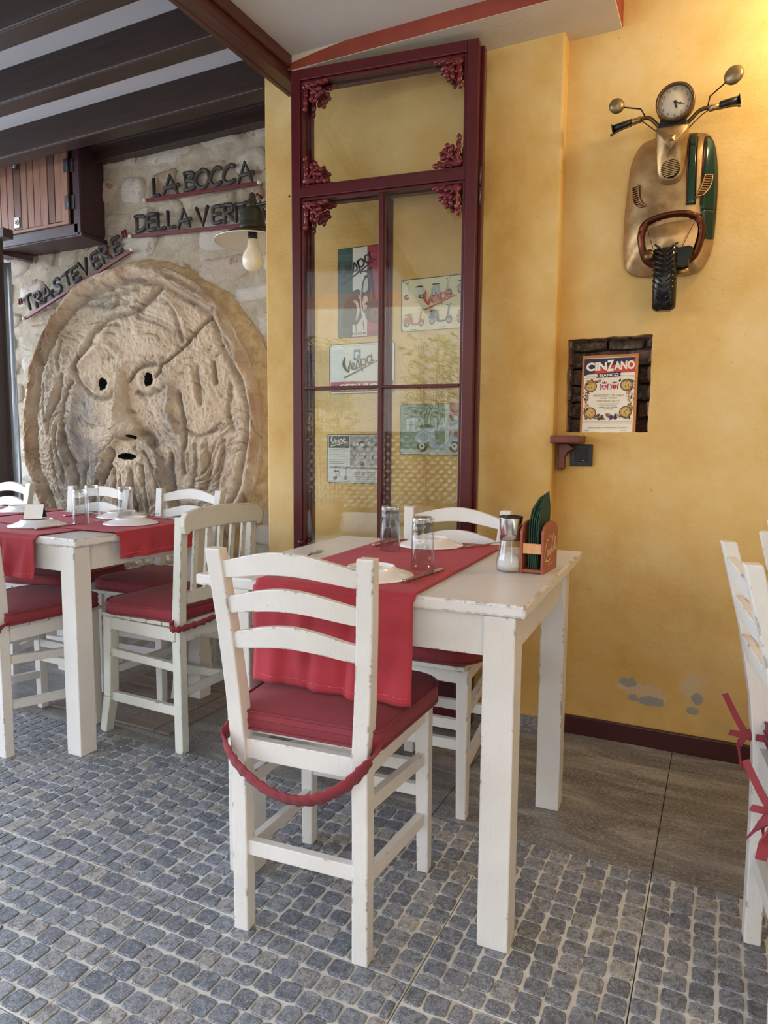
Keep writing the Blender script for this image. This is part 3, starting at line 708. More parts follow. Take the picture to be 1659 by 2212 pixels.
    # edge: falls back to the wall
    h = np.where(R_ > DR, .07*np.clip((DR+.03-R_)/.03, 0, 1)-.02, h)
    # holes
    hole = np.zeros_like(h, bool)
    for ex, ey, sx, sy in ((-.182,.252,.029,.033), (.164,.265,.028,.036), (.004,-.150,.068,.016), (.078,-.044,.018,.012), (-.036,-.040,.014,.009)):
        d = np.hypot((a-ex)/sx, (b-ey)/sy)+.12*(vnoise(a*60, b*60, 4)-.5); h = np.where(d < 1, np.minimum(h, .030), h); hole |= d < 1.0
    y = YS-h; y = np.minimum(y, YS-.001)
    vs = np.stack([DX+a, y, DZ+b], -1).reshape(-1, 3); nrr = len(rr)
    i = np.arange(nrr-1)[:, None]*na; k = np.arange(na)[None, :]; k2 = (k+1) % na
    fs = np.stack([i+k, i+na+k, i+na+k2, i+k2], -1).reshape(-1, 4)
    # paint
    def C(hx): return np.array(srgb(hx))
    base = C('#e2cdb0')[None, None]*np.ones(a.shape+(3,))
    def mixc(c, f, hx): f = np.clip(f, 0, 1)[..., None]; return c*(1-f)+C(hx)*f
    n5 = fbm(a*5, b*5, 4, 12); n6 = fbm(a*14, b*9, 4, 13)
    base = mixc(base, (n5-.5)*3, '#ecd9bd'); base = mixc(base, (.48-n5)*3, '#c4aa8c')
    for x, y_, sx, sy, k_, hx in ((-.33,.02,.11,.2,.85,'#85858a'), (-.50,-.22,.13,.25,.7,'#8c8b8d'), (-.28,-.32,.14,.22,.7,'#8a898c'), (.25,-.25,.10,.3,.6,'#8b898a'), (.33,.10,.08,.2,.6,'#94918e'), (-.03,-.5,.3,.16,.65,'#848386'),
                                  (-.15,.72,.25,.10,.6,'#8f8d86'), (-.66,.1,.07,.2,.5,'#97959a'), (-.08,.40,.05,.09,.5,'#a89a62'), (.5,.3,.2,.3,.4,'#d8b48a'), (.5,-.4,.2,.25,.4,'#a09a94')):
        base = mixc(base, k_*np.exp(-((a-x)/sx)**2-((b-y_)/sy)**2)*np.clip((n6-.25)*3.5, 0, 1.25), hx)
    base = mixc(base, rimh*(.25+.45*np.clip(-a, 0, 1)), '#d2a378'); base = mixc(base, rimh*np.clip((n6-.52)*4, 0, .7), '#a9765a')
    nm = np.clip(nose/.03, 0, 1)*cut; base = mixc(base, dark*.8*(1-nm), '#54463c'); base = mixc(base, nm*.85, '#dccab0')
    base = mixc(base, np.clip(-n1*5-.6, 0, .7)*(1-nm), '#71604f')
    me = bpy.data.meshes.new('relief_mask'); me.from_pydata(vs.tolist(), [], fs.tolist()); me.materials.append(M['relief']); me.materials.append(M['hole'])
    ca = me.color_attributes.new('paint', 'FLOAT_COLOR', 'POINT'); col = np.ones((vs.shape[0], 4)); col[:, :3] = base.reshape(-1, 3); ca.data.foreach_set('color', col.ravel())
    fh = hole.reshape(-1)[fs].any(1); me.polygons.foreach_set('material_index', fh.astype(np.int32)); me.polygons.foreach_set('use_smooth', np.ones(len(fs), bool)); me.update()
    o = bpy.data.objects.new('stone_mask', me); COL.objects.link(o)
    tag(o, 'huge round carved stone face with hollow eyes and open mouth on the rubble wall', 'relief')
    # plaster skirt that beds the disc on the wall, thicker on the right
    m = MB()
    def fn(i, j):
        t = 2*pi*i/140; k = .05+.055*max(0, cos(t+.35))**1.0; k *= 1+.25*(float(vnoise(np.array(cos(t)*4+9), np.array(sin(t)*4+9), 2))-.5)*2
        q = j/6; rad = DR-.012+k*q; return (DX+rad*cos(t), YS-.062*(1-q)**.8+.004+(.003*sin(i*2.1+j)), DZ+rad*sin(t))
    m.grid(140, 7, fn, M['skirt'], wrapu=True); m.build('plaster_skirt', o)
s = N('yellowish_bedding_plaster'); n1 = s.noise(20, 5, .7); M['skirt'] = s.set(s.ramp(n1, [(.35, srgb('#a98d66')), (.6, srgb('#cdb184'))]), .9, normal=s.bump(n1, .6, .01))
medallion()

# ------------------------------------------------------------------ ladder-back chair (front = +Y, origin on the floor under the seat centre)
BX, FX, YB_, YF = .1435, .160, -.172, .172
LEAN, HT, SPL = .048, .864, .028
def curved_post(sx_, mat):
    """back post: straight to the seat, leaning back above it"""
    m = MB(); pts = [(0,0),(0,.30),(-.002,.44),(-LEAN*.16,.55),(-LEAN*.48,.70),(-LEAN,HT)]; w = .036; vs = []
    dep = [.034,.036,.040,.038,.034,.030]
    for (dy, z), d in zip(pts, dep):
        for i, j in ((-1,-1),(1,-1),(1,1),(-1,1)): vs.append((sx_*(BX+SPL*max(0,(z-.44)/(HT-.44)))+i*w/2, YB_+dy+j*d/2, z))
    n = len(pts); fs = [(0,3,2,1), tuple(4*(n-1)+k for k in range(4))]+[(4*i+k, 4*i+(k+1)%4, 4*i+4+(k+1)%4, 4*i+4+k) for i in range(n-1) for k in range(4)]
    m.add(vs, fs, mat); return m
def make_chair(mat=None):
    mat = mat or M['white']
    t = thing('dining_chair', 'x', 'chair')
    for s_ in (-1, 1): curved_post(s_, mat).build('leg', t, bevel=.003)
    for s_ in (-1, 1):
        m = MB(); m.bar((s_*(FX+.004), YF+.006, 0), (s_*FX, YF, .445), .030, .032, mat, up=(0,1,0), w1=.037, h1=.037); m.build('leg', t, bevel=.003)
    m = MB(); m.bar((-BX, YB_, .422), (BX, YB_, .422), .022, .045, mat); m.bar((-FX, YF, .422), (FX, YF, .422), .022, .045, mat)
    for s_ in (-1, 1): m.bar((s_*BX, YB_, .422), (s_*FX, YF, .422), .022, .045, mat)
    m.build('seat_frame', t, bevel=.002)
    for i in range(5):
        y0 = YB_+.026+i*.0735; wx = (BX+(FX-BX)*(i+.5)/5)*2+.03
        m = MB(); m.box((0, y0+.030, .451), (wx, .069, .014), mat); m.build('seat_board', t, bevel=.003)
    # stretchers
    def st(p0, p1, h_=.030, w_=.020):
        m = MB(); m.bar(p0, p1, w_, h_, mat); m.build('stretcher', t, bevel=.002)
    st((-BX, YB_, .195), (BX, YB_, .195), .034)
    for s_ in (-1, 1):
        st((s_*BX, YB_, .178), (s_*FX, YF, .142)); st((s_*BX, YB_, .338), (s_*FX, YF, .300))
    st((-FX, YF, .215), (FX, YF, .215)); st((-FX, YF, .275), (FX, YF, .275))
    # three arched slats
    for z0 in (.647, .725, .801):
        yy = -LEAN*((z0-.44)/(HT-.44))**1.3; hh = .037; xw = BX+SPL*(z0-.44)/(HT-.44)-.010
        m = MB(); n = 18
        def fn(i, j):
            x = -1+2*i/n; X = x*xw; ar = .028*max(0, cos(x*pi*.5))**1.25
            bow = -.016*(1-x*x); lean = (z0-.658)*0
            k = j % 4; front = k in (1, 2); top = k in (2, 3)
            zz = z0+(hh if top else 0)+(ar if top else ar*.64); dy = -(zz-z0)*LEAN*2.6
            return (X, YB_+yy+bow+dy+(.008 if front else -.008), zz)
        vs = [fn(i, j) for i in range(n+1) for j in range(4)]
        fs = [(i*4+k, i*4+(k+1)%4, (i+1)*4+(k+1)%4, (i+1)*4+k) for i in range(n) for k in range(4)]+[(0,1,2,3), (n*4+3,n*4+2,n*4+1,n*4)]
        m.add(vs, fs, mat); m.build('back_slat', t, bevel=.002)
    return t
def cushion(label, w=.385, d=.385, th=.046, round_front=.09, ties='ruffle'):
    t = thing('seat_cushion', label, 'cushion', group='crimson seat cushions')
    # outline: square at the back, rounded at the front
    P = []
    def arc(cx, cy, r, a0, a1, n=7):
        for k in range(n+1): a = radians(a0+(a1-a0)*k/n); P.append((cx+r*cos(a), cy+r*sin(a)))
    rf = round_front; wf = w/2+.012; wb_ = w/2-.012
    arc(wf-rf, d/2-rf, rf, 0, 90); arc(-wf+rf, d/2-rf, rf, 90, 180); arc(-wb_+.022, -d/2+.022, .022, 180, 270); arc(wb_-.022, -d/2+.022, .022, 270, 360)
    P = [(x, y+.020) for x, y in P]; n = len(P); m = MB(); vs = []
    for f_, z in ((.0,th+.012),(.45,th+.010),(.8,th+.005),(.96,th-.001),(1,th-.004)): vs += [(x*f_, .02+(y-.02)*f_, z) for x, y in P]
    vs += [(x*1.012, y*1.012, th*.55) for x, y in P]+[(x, y, .004) for x, y in P]+[(x*.95, y*.95, 0) for x, y in P]
    rows = 8; fs = [(i*n+k, i*n+(k+1)%n, (i+1)*n+(k+1)%n, (i+1)*n+k) for i in range(1, rows-1) for k in range(n)]+[(k, (k+1)%n, n+(k+1)%n, n+k) for k in range(n)]+[tuple(7*n+k for k in reversed(range(n)))]
    m.add(vs, fs, M['cushion'], True); body = m.build('pad', t)
    for z in (th-.003, .005):
        m = MB(); pp = [(x*1.004, y*1.004, z) for x, y in P]; m.tube(pp+[pp[0], pp[1]], .0032, M['cushion_dark'], 6, False); m.build('piping', body)
    m = MB(); m.bar((-wb_+.02, -d/2+.0175, th*.52), (wb_-.02, -d/2+.0175, th*.52), .003, .005, M['cushion_dark']); m.box((-wb_+.01, -d/2+.016, th*.52), (.012,.004,.008), M['zip']); m.build('zipper', body)
    return t
def ribbon(pts, w, mat, par, name, ruff=0., twist=0., up=(0,0,1)):
    pts = bez(pts, 10); m = MB(); n = len(pts); vs = []
    for i, p in enumerate(pts):
        t = (pts[min(i+1, n-1)]-pts[max(i-1, 0)]).normalized(); side = t.cross(Vector(up)).normalized(); b = side.cross(t)
        a = twist*i/n; ww = w/2*(1+ruff*.35*sin(i*1.9)+ruff*.2*sin(i*3.1)); q = b*cos(a)+side*sin(a); off = side*ruff*.003*sin(i*2.3)
        for s_, e_ in ((-1,-1),(1,-1),(1,1),(-1,1)): vs.append(p+off+q*ww*s_+q.cross(t)*.0018*e_)
    fs = [(i*4+k, i*4+(k+1)%4, (i+1)*4+(k+1)%4, (i+1)*4+k) for i in range(n-1) for k in range(4)]+[(0,1,2,3),(4*n-1,4*n-2,4*n-3,4*n-4)]
    m.add(vs, fs, mat, ruff > 0); return m.build(name, par)
def strap_loop(par, drop=.075, ruff=1.):
    """elastic strap round the back legs, sagging behind"""
    y0 = -.155; yb2 = YB_-.030
    ribbon([(-.165,y0+.01,.012), (-.176,-.185,-.005), (-.168,yb2-.004,-.018), (-.12,yb2-.016,-.018-drop*.55), (-.04,yb2-.02,-.018-drop), (.04,yb2-.02,-.018-drop), (.12,yb2-.016,-.018-drop*.5), (.168,yb2-.004,-.008), (.176,-.185,.006), (.165,y0+.01,.022)], .031, M['cushion'], par, 'strap', ruff*.38, .9)
def place(o, x, y, rz, label=None, z=None):
    o.location = (x, y, o.location.z if z is None else z); o.rotation_euler[2] = rz
    if label: o['label'] = label
    return o
chair0 = make_chair()
LEAN, HT, SPL = .088, .880, .004; chair1 = make_chair()
G1 = 'white ladder-back chairs'
SEAT = .459
def put_chair(first, x, y, rz, label, cush=None, drop=.075, ruff=1.):
    c = chair0 if first else copy_tree(chair0)
    place(c, x, y, rz, label); c['group'] = G1
    if cush:
        k = cushion(cush); k.location = (x, y, SEAT); k.rotation_euler[2] = rz; strap_loop(k, drop, ruff); return c, k
    return c, None
# positions measured from the feet
put_chair(True, -.785, 1.360, radians(4.5), 'white ladder-back chair in the foreground, its back to the viewer', 'crimson seat cushion with ruffled strap on the foreground ladder-back chair', .085)
put_chair(False, -.800, 2.000, radians(180+1.5), 'white ladder-back chair on the far side of the front table, before the glazed door', 'crimson cushion on the chair behind the front table, half hidden by the tabletop', .02, .3)
put_chair(False, -2.30, 1.672, radians(-3), 'white ladder-back chair at left edge, near side of the left-hand table', 'crimson cushion with plain strap at left edge of the picture', .05, .15)
put_chair(False, -2.215, 2.275, radians(180+2), 'white ladder-back chair behind the left table, right-hand one below the carved face', 'crimson cushion right of the left table leg, beyond the slat-back chair cushion', .02, .3)
put_chair(False, -2.70, 2.205, radians(180+6), 'white ladder-back chair behind the left table, below the mouth of the carved face', 'crimson cushion under the left tabletop, behind the hanging runner end', .02, .3)
put_chair(False, -3.42, 2.22, radians(180), 'white ladder-back chair post cut by the left edge, far side of the tables')
# right-hand chair whose back shows at the right edge, with tied ribbons
place(chair1, .295, 1.515, radians(-83.2), 'white ladder-back chair at the right edge with crimson tie bows')['group'] = G1
kr = cushion('crimson cushion with knotted ribbon ties on the right-edge chair'); kr.location = (.295, 1.515, SEAT); kr.rotation_euler[2] = radians(-83.2)
def bow(par, x, y, z, s=1., seed=0):
    """ribbon knotted round a back post; par-local coords, post on +-X, back at -Y"""
    m = MB(); m.ell((x, y-.026, z), (.011,.010,.012), M['cushion'], 8, 6); par_k = m.build('knot', par)
    ribbon([(x+.022, -.15, z+.012), (x+.026, y, z+.006), (x+.012, y-.024, z+.002)], .014, M['cushion'], par, 'tie')
    ribbon([(x-.022, -.15, z+.012), (x-.026, y, z+.006), (x-.012, y-.024, z+.002)], .014, M['cushion'], par, 'tie')
    ribbon([(x, y-.034, z), (x-.012, y-.052, z+.03), (x-.030, y-.075, z+.075)], .013, M['cushion'], par, 'tie', 0, .8)
    ribbon([(x, y-.034, z), (x-.004, y-.045, z-.03), (x+.012, y-.040, z-.075)], .013, M['cushion'], par, 'tie', 0, .8)
    ribbon([(x, y-.034, z), (x-.010, y-.060, z-.004), (x-.024, y-.058, z-.010), (x-.004, y-.04, z-.006)], .012, M['cushion'], par, 'tie', 0, .8)
bow(kr, -BX, YB_, .005); 
m = ribbon([(.150,-.165,.0), (.165,-.20,-.015), (.150,-.225,-.045), (.12,-.235,-.085)], .016, M['cushion'], kr, 'tie', 0, 1.)
ribbon([(.15,-.19,-.01), (.17,-.215,-.05), (.165,-.222,-.10)], .018, M['cushion'], kr, 'tie', 0, -1.)
bow(kr, BX, YB_, -.02)
place(copy_tree(chair1), .375, 1.985, radians(-96), 'white ladder-back chair post behind the right-edge chair, near the yellow wall')['group'] = G1

# ------------------------------------------------------------------ slat-back chair (front = +Y)
def slat_chair():
    W = M['white_green']; t = thing('dining_chair', 'cream chair with five vertical back slats and rounded top rail at the left table end', 'chair')
    for s_ in (-1, 1):
        m = MB(); m.bar((s_*.192, -.165, 0), (s_*.190, -.160, .44), .034, .036, W, up=(0,1,0)); m.bar((s_*.190, -.160, .44), (s_*.186, -.178, .828), .036, .036, W, up=(0,1,0), w1=.032, h1=.032); m.build('leg', t, bevel=.003)
    for s_ in (-1, 1):
        m = MB(); m.bar((s_*.180, .225, 0), (s_*.180, .195, .14), .036, .032, W, up=(0,1,0), w1=.042, h1=.036); m.bar((s_*.180, .195, .14), (s_*.180, .185, .445), .042, .036, W, up=(0,1,0), w1=.038, h1=.040); m.build('leg', t, bevel=.003)
    m = MB(); m.bar((-.195,-.16,.420),(.195,-.16,.420), .022,.045, W); m.bar((-.18,.185,.420),(.18,.185,.420), .022,.045, W)
    for s_ in (-1, 1): m.bar((s_*.20,-.16,.420), (s_*.183,.185,.420), .022, .045, W)
    m.build('seat_frame', t, bevel=.002)
    for i in range(5): part('seat_board', W, t, [((0, -.125+i*.075, .452), (.40, .070, .014))], .003)
    # top rail with dropped rounded ends
    PR_ = [(-.225,.775),(-.232,.80),(-.230,.825),(-.212,.846),(-.15,.856),(0,.862),(.15,.856),(.212,.846),(.230,.825),(.232,.80),(.225,.775),(.205,.772),(.195,.782),(.1,.786),(0,.788),(-.1,.786),(-.195,.782),(-.205,.772)]
    m = MB(); m.prism([(a*.915, b) for a, b in PR_[::-1]], -.215, -.190, W); m.build('top_rail', t, bevel=.004)
    m = MB(); m.bar((-.195,-.168,.545),(.195,-.168,.545), .020,.045, W); m.build('lower_back_rail', t, bevel=.003)
    for i in range(5): m = MB(); x = -.126+i*.063; m.bar((x,-.168,.56),(x*1.02,-.190,.79), .022,.012, W, up=(0,1,0)); m.build('back_slat', t, bevel=.002)
    def st(p0, p1, h_=.028, w_=.020): m = MB(); m.bar(p0, p1, w_, h_, W); m.build('stretcher', t, bevel=.002)
    for s_ in (-1, 1): st((s_*.197,-.16,.305), (s_*.18,.19,.310), .030); st((s_*.197,-.16,.150), (s_*.18,.195,.142), .034)
    st((-.197,-.16,.405), (.197,-.16,.405)); st((-.197,-.16,.21), (.197,-.16,.21)); st((-.18,.19,.235), (.18,.19,.235))
    return t
sc_ = slat_chair(); place(sc_, -1.812, 1.985, radians(90-1.5))
k = cushion('crimson cushion tied on the slat-back chair at the left table end', .405, .37); k.location = (-1.828, 1.985, .459); k.rotation_euler[2] = radians(90-1.5)
ribbon([(-.185,-.17,.012), (-.226,-.172,.0), (-.228,-.205,-.008), (-.12,-.215,-.006), (0,-.213,.002), (.12,-.215,-.004), (.228,-.205,-.008), (.226,-.172,0), (.185,-.17,.012)], .020, M['cushion'], k, 'strap', .8, .3)

# ------------------------------------------------------------------ tables
def table(label, x, y, rz, W_, D_, legs, lw=.068, th=.028, zt=.757, ap=.088):
    """origin at the front right top corner, table spreads to -X and +Y"""
    t = thing('dining_table', label, 'table', (x, y, 0), rz)
    part('table_top', M['white_top'], t, [((-W_/2, D_/2, zt-th/2), (W_, D_, th))], .005)
    zb = zt-th; (x0, x1, y0, y1) = legs
    for lx in (x0, x1):
        for ly in (y0, y1): part('leg', M['white'], t, [((lx, ly, zb/2), (lw, lw, zb))], .003)
    for ly in (y0, y1):
        part('apron', M['white'], t, [(((x0+x1)/2, ly+(-.012 if ly == y0 else .012), zb-ap/2), (abs(x1-x0)-lw, .022, ap))], .002)
    for lx in (x0, x1): part('apron', M['white'], t, [((lx+(.012 if lx == x1 else -.012), (y0+y1)/2, zb-ap/2), (.022, abs(y1-y0)-lw, ap))], .002)
    return t
table('square white table in the foreground with chipped edges and a red runner', -.341, 1.352, radians(2.4), .822, .805, (-.700, -.054, .036, .668))
table('long white table at left, its corner leg beside the slat-back chair', -1.920, 1.597, radians(-.5), .80, .675, (-.760, -.046, .037, .636))
table('white table continuing the row at the left edge of the picture', -2.725, 1.604, radians(-.5), .80, .675, (-.760, -.046, .037, .636))

# ------------------------------------------------------------------ runners
def runner(label, x, y, rz, w, L, drop_f, drop_b=0., z=.7585, seed=1, fold=.006, group='red cotton table runners'):
    """local: hangs over the front edge at y=0, lies along +Y; origin at edge centre"""
    o = thing('table_runner', label, 'table runner', (x, y, z), rz, group); m = MB(); nu = 40
    hs = []; hd = drop_f; ys = np.concatenate([-np.linspace(hd, 0.008, 22), np.linspace(0, 1, 6)[1:]*0, np.linspace(.012, L, 46)])
    path = []
    for k in range(26): path.append((-.012-.004, -hd+ (hd-.012)*k/25, 'h'))
    for k in range(1, 6): a = pi/2*k/5; path.append((-.016+.014*sin(a)*1.0, -.012+.0125*(1-cos(a))*1.0+.0, 'b'))
    for k in range(44): path.append((.004+(L-.004)*k/43, .0012, 't'))
    if drop_b:
        for k in range(1, 6): a = pi/2*k/5; path.append((L+.014*sin(a), .0012-.0125*(1-cos(a)), 'b'))
        for k in range(1, 22): path.append((L+.0155, -.012-(drop_b-.012)*k/21, 'h2'))
    n = len(path); vs = []
    rnd = np.random.default_rng(seed); ph = rnd.uniform(0, 6, 6)
    for i, (py, pz, kd) in enumerate(path):
        for j in range(nu+1):
            u = (j/nu-.5)*w; hang = min(1, max(0, -pz/max(hd, .01))) if kd == 'h' else (min(1, max(0, -pz/max(drop_b or 1, .01))) if kd == 'h2' else 0)
            wv = fold*hang*(sin(u*28+ph[0]+2*hang)+.6*sin(u*51+ph[1])+.4*sin(u*90+ph[2]))
            tv = .0009*max(0, float(fbm(np.array(u*14+3), np.array(py*11+seed), 3, seed))-.55)*6 if kd == 't' else 0
            sag = (.006*sin(u*9+ph[3]))*hang
            vs.append((u*(1-.01*hang), py+(-abs(wv)-.001 if kd == 'h' else (abs(wv) if kd == 'h2' else 0)), pz+tv+sag*.5))
    fs = [(i*(nu+1)+j, i*(nu+1)+j+1, (i+1)*(nu+1)+j+1, (i+1)*(nu+1)+j) for i in range(n-1) for j in range(nu)]
    m.add(vs, fs, M['runner'], True); cl = m.build('cloth', o, fixn=False)
    so = cl.modifiers.new('s', 'SOLIDIFY'); so.thickness = .0014; so.offset = 1
    # hem: folded edge with stitch dashes
    m = MB()
    for j in range(0, nu*3):
        if j % 2: continue
        u = (j/(nu*3)-.5)*w*.96; jj = int((u/w+.5)*nu); v = vs[2*(nu+1)+jj]; m.box((u, v[1]-.0022, -hd+.017+(v[2]-path[2][1])), (.0028,.0008,.0016), M['stitch'])
    m.build('stitching', cl)
    return o
runner('red runner hanging over the near edge of the foreground table', -.778, 1.3335, radians(2.4), .405, .79, .238, 0, seed=3, fold=.013)
runner('red runner hanging at the left picture edge over the near table side', -2.30, 1.600, radians(-.5), .40, .665, .148, 0, seed=5, fold=.013)
runner('red runner hanging over the left table end toward the slat-back chair', -1.915, 1.968, radians(89.5), .405, .80, .092, 0, z=.7610, seed=8, fold=.008)
runner('red runner on the far left table, partly cut by the picture edge', -2.99, 1.606, radians(-.5), .40, .665, .148, 0, seed=9, fold=.006)

# ------------------------------------------------------------------ tableware
ZT = .7622
def plate0():
    m = MB(); pf = [(0,.0145),(.045,.0145),(.052,.0165),(.056,.0180),(.059,.0165),(.062,.0135),(.080,.008),(.098,.0022),(.1025,.0005),(.1035,.0015),(.102,.0035),(.082,.0105),(.064,.0165),(.061,.019)]
    pf = [(.1035,.001),(.1025,.0035),(.098,.0055),(.084,.0095),(.070,.0150),(.062,.0185),(.058,.0200),(.0575,.0245),(.054,.0250),(.0525,.0205),(.030,.0200),(0,.0200)]
    m.lathe(pf, M['porcelain'], 48); m.lathe([(.1035,.001),(.099,.0005),(.06,.012),(0,.014)], M['porcelain'], 48); return m
def glass0(gold=False):
    m = MB(); m.lathe([(0,.1345),(.0235,.1345),(.0270,.132),(.0278,.122),(.0285,.10),(.0305,.0),(.0290,.0),(.0268,.10),(.0262,.118),(.022,.121),(0,.121)], M['glass'], 36, close=False); return m
base = thing('plate', 'x', 'plate', group='upturned white plates'); pb = plate0().build('plate'); bpy.data.objects.remove(base)
def tagd(o, l, c, g=None): return tag(o, l, c, g)
def put(o, x, y, z, rz, label, first=False):
    c = o if first else copy_tree(o); c.location = (x, y, z); c.rotation_euler = (0, 0, rz); c['label'] = label; return c
tag(pb, 'x', 'plate', 'upturned white plates')
for i, (x, y, z, l) in enumerate([(-.752,1.475,ZT,'upturned white plate nearest the viewer, behind the foreground chair post'), (-.820,2.020,ZT,'upturned white plate at the far side of the foreground table'),
    (-2.335,1.775,ZT,'upturned white plate under the tent card on the left table'), (-2.07,1.985,ZT+.0026,'upturned white plate at the left table end beside the slat-back chair'),
    (-2.31,2.165,ZT,'upturned white plate behind the tall glass on the left table'), (-2.90,2.13,ZT,'upturned white plate farthest left, behind the tent card')]):
    put(pb, x, y, z, 0, l, i == 0)
gt = thing('drinking_glass', 'x', 'glass', group='upside-down tumblers')
g_ = glass0().build('tumbler', gt); m = MB(); m.lathe([(0,.1335),(.0225,.1335),(.0258,.1315),(.0262,.1235),(.020,.1215),(0,.1215)], M['glassbase'], 36); m.build('thick_base', gt); 
for i, (x, y, z, l) in enumerate([(-.887,1.862,ZT,'left-hand upside-down tumbler on the foreground table'), (-.680,1.622,ZT,'right-hand, nearer upside-down tumbler on the foreground table'),
    (-2.225,1.882,ZT+.0026,'upside-down tumbler nearest the tent card on the left table'), (-2.40,2.09,ZT+.0026,'upside-down tumbler behind and overlapped by the tent-card one'), (-2.215,2.095,ZT+.0026,'upside-down tumbler on the left table, right one of three')]):
    put(gt, x, y, z, 0, l, i == 0)
def fork0():
    t = thing('fork', 'x', 'fork', group='steel forks'); m = MB(); S_ = M['steel']
    H = bez([(0,0,.006),(0,.045,.0045),(0,.095,.003),(0,.125,.007)], 5); n = len(H)
    for i in range(n-1): m.bar(H[i], H[i+1], .004+.006*(1-i/n)**.7, .002, S_, w1=.004+.006*(1-(i+1)/n)**.7)
    m.build('handle', t)
    m = MB(); m.bar((0,.122,.007),(0,.142,.006), .006,.002, S_, w1=.021); m.build('neck', t)
    for k in range(4):
        x = -.009+k*.006; m = MB(); m.bar((x,.141,.006),(x,.168,.0035), .0024,.0018, S_); m.bar((x,.168,.0035),(x*.9,.190,.0085), .0024,.0018, S_, w1=.0012); m.build('tine', t)
    return t
def knife0():
    t = thing('knife', 'x', 'knife', group='steel table knives')
    m = MB(); m.bar((0,0,.0045),(0,.10,.004), .012,.008, M['steel'], w1=.010,h1=.006); m.build('handle', t, bevel=.002)
    m = MB(); m.prism([(-.007,.10),(.006,.10),(.010,.13),(.011,.18),(.007,.205),(-.001,.214),(-.007,.205)], .003, .0044, M['steel'], plane='xy'); m.build('blade', t); return t
f0 = fork0(); k0 = knife0()
put(f0, -.632, 2.165, ZT, radians(155), 'fork on the far right of the foreground runner, tines toward the glasses', True)
put(f0, -1.028, 1.535, ZT+.0006-.002, radians(5), 'fork lying on bare white tabletop left of the foreground runner')
put(f0, -2.06, 1.92, ZT+.002, radians(75), 'fork between the glasses and the end plate on the left table')
put(f0, -2.22, 2.29, ZT, radians(110), 'fork on the rear edge of the left table behind the end plate')
put(k0, -.645, 1.425, ZT, radians(-4), 'knife beside the nearest plate on the foreground runner', True)
put(k0, -.962, 1.905, ZT, radians(-1), 'knife lying left of the far plate on the foreground runner')
put(k0, -2.215, 1.675, ZT, radians(6), 'knife on the runner at the near edge of the left table')
put(k0, -2.12, 2.165, ZT+.002, radians(-85), 'knife at the end of the left table behind the end plate')
put(k0, -2.50, 2.03, ZT, radians(2), 'knife beyond the tent card at the rear of the left table')
# tent card on the plate
tcard = thing('tent_card', 'folded white and black tent card standing on the left table plate', 'card', (-2.372,1.795,ZT+.0255), radians(38))
m = MB(); m.bar((0,-.032,.001),(0,0,.052), .066,.0012, M['paper'], up=(0,0,1)); m.build('front_panel', tcard)
m = MB(); m.bar((0,.036,.001),(0,.001,.052), .066,.0012, M['print_black'], up=(0,0,1)); m.build('back_panel', tcard)
m = MB(); m.box((0,.002,.0006),(.066,.068,.001), M['paper']); m.build('base_panel', tcard)
# salt / sugar mill
sh = thing('salt_shaker', 'glass salt shaker with steel collar and black rim beside the napkin holder', 'shaker', (-.4805,1.728,.7575))
m = MB(); m.lathe([(0,.0),(.032,.0),(.0345,.003),(.0350,.020),(.0330,.038),(.0275,.072),(.0262,.082)], M['glass'], 36); m.lathe([(.0252,.082),(.0263,.072),(.0315,.038),(.0335,.020),(.0325,.004),(0,.004)], M['glass'], 36); m.build('jar', sh)
m = MB(); m.lathe([(0,.0045),(.0318,.0045),(.0328,.02),(.0315,.030),(.022,.040),(.008,.046),(0,.047)], M['salt'], 30); m.build('salt', sh)
m = MB(); m.lathe([(.0255,.080),(.0270,.080),(.0270,.098),(.0275,.101),(.0300,.136),(.0300,.138),(.027,.139),(.025,.10),(.0255,.080)], M['steel'], 40); m.build('collar', sh)
m = MB(); m.lathe([(.0300,.137),(.0312,.1395),(.0300,.1415),(.024,.1405),(.024,.130),(0,.128)], M['black'], 40); m.build('rim', sh)
m = MB(); m.lathe([(0,.131),(.018,.131),(.012,.137),(0,.139)], M['steel'], 24); m.build('cap', sh)

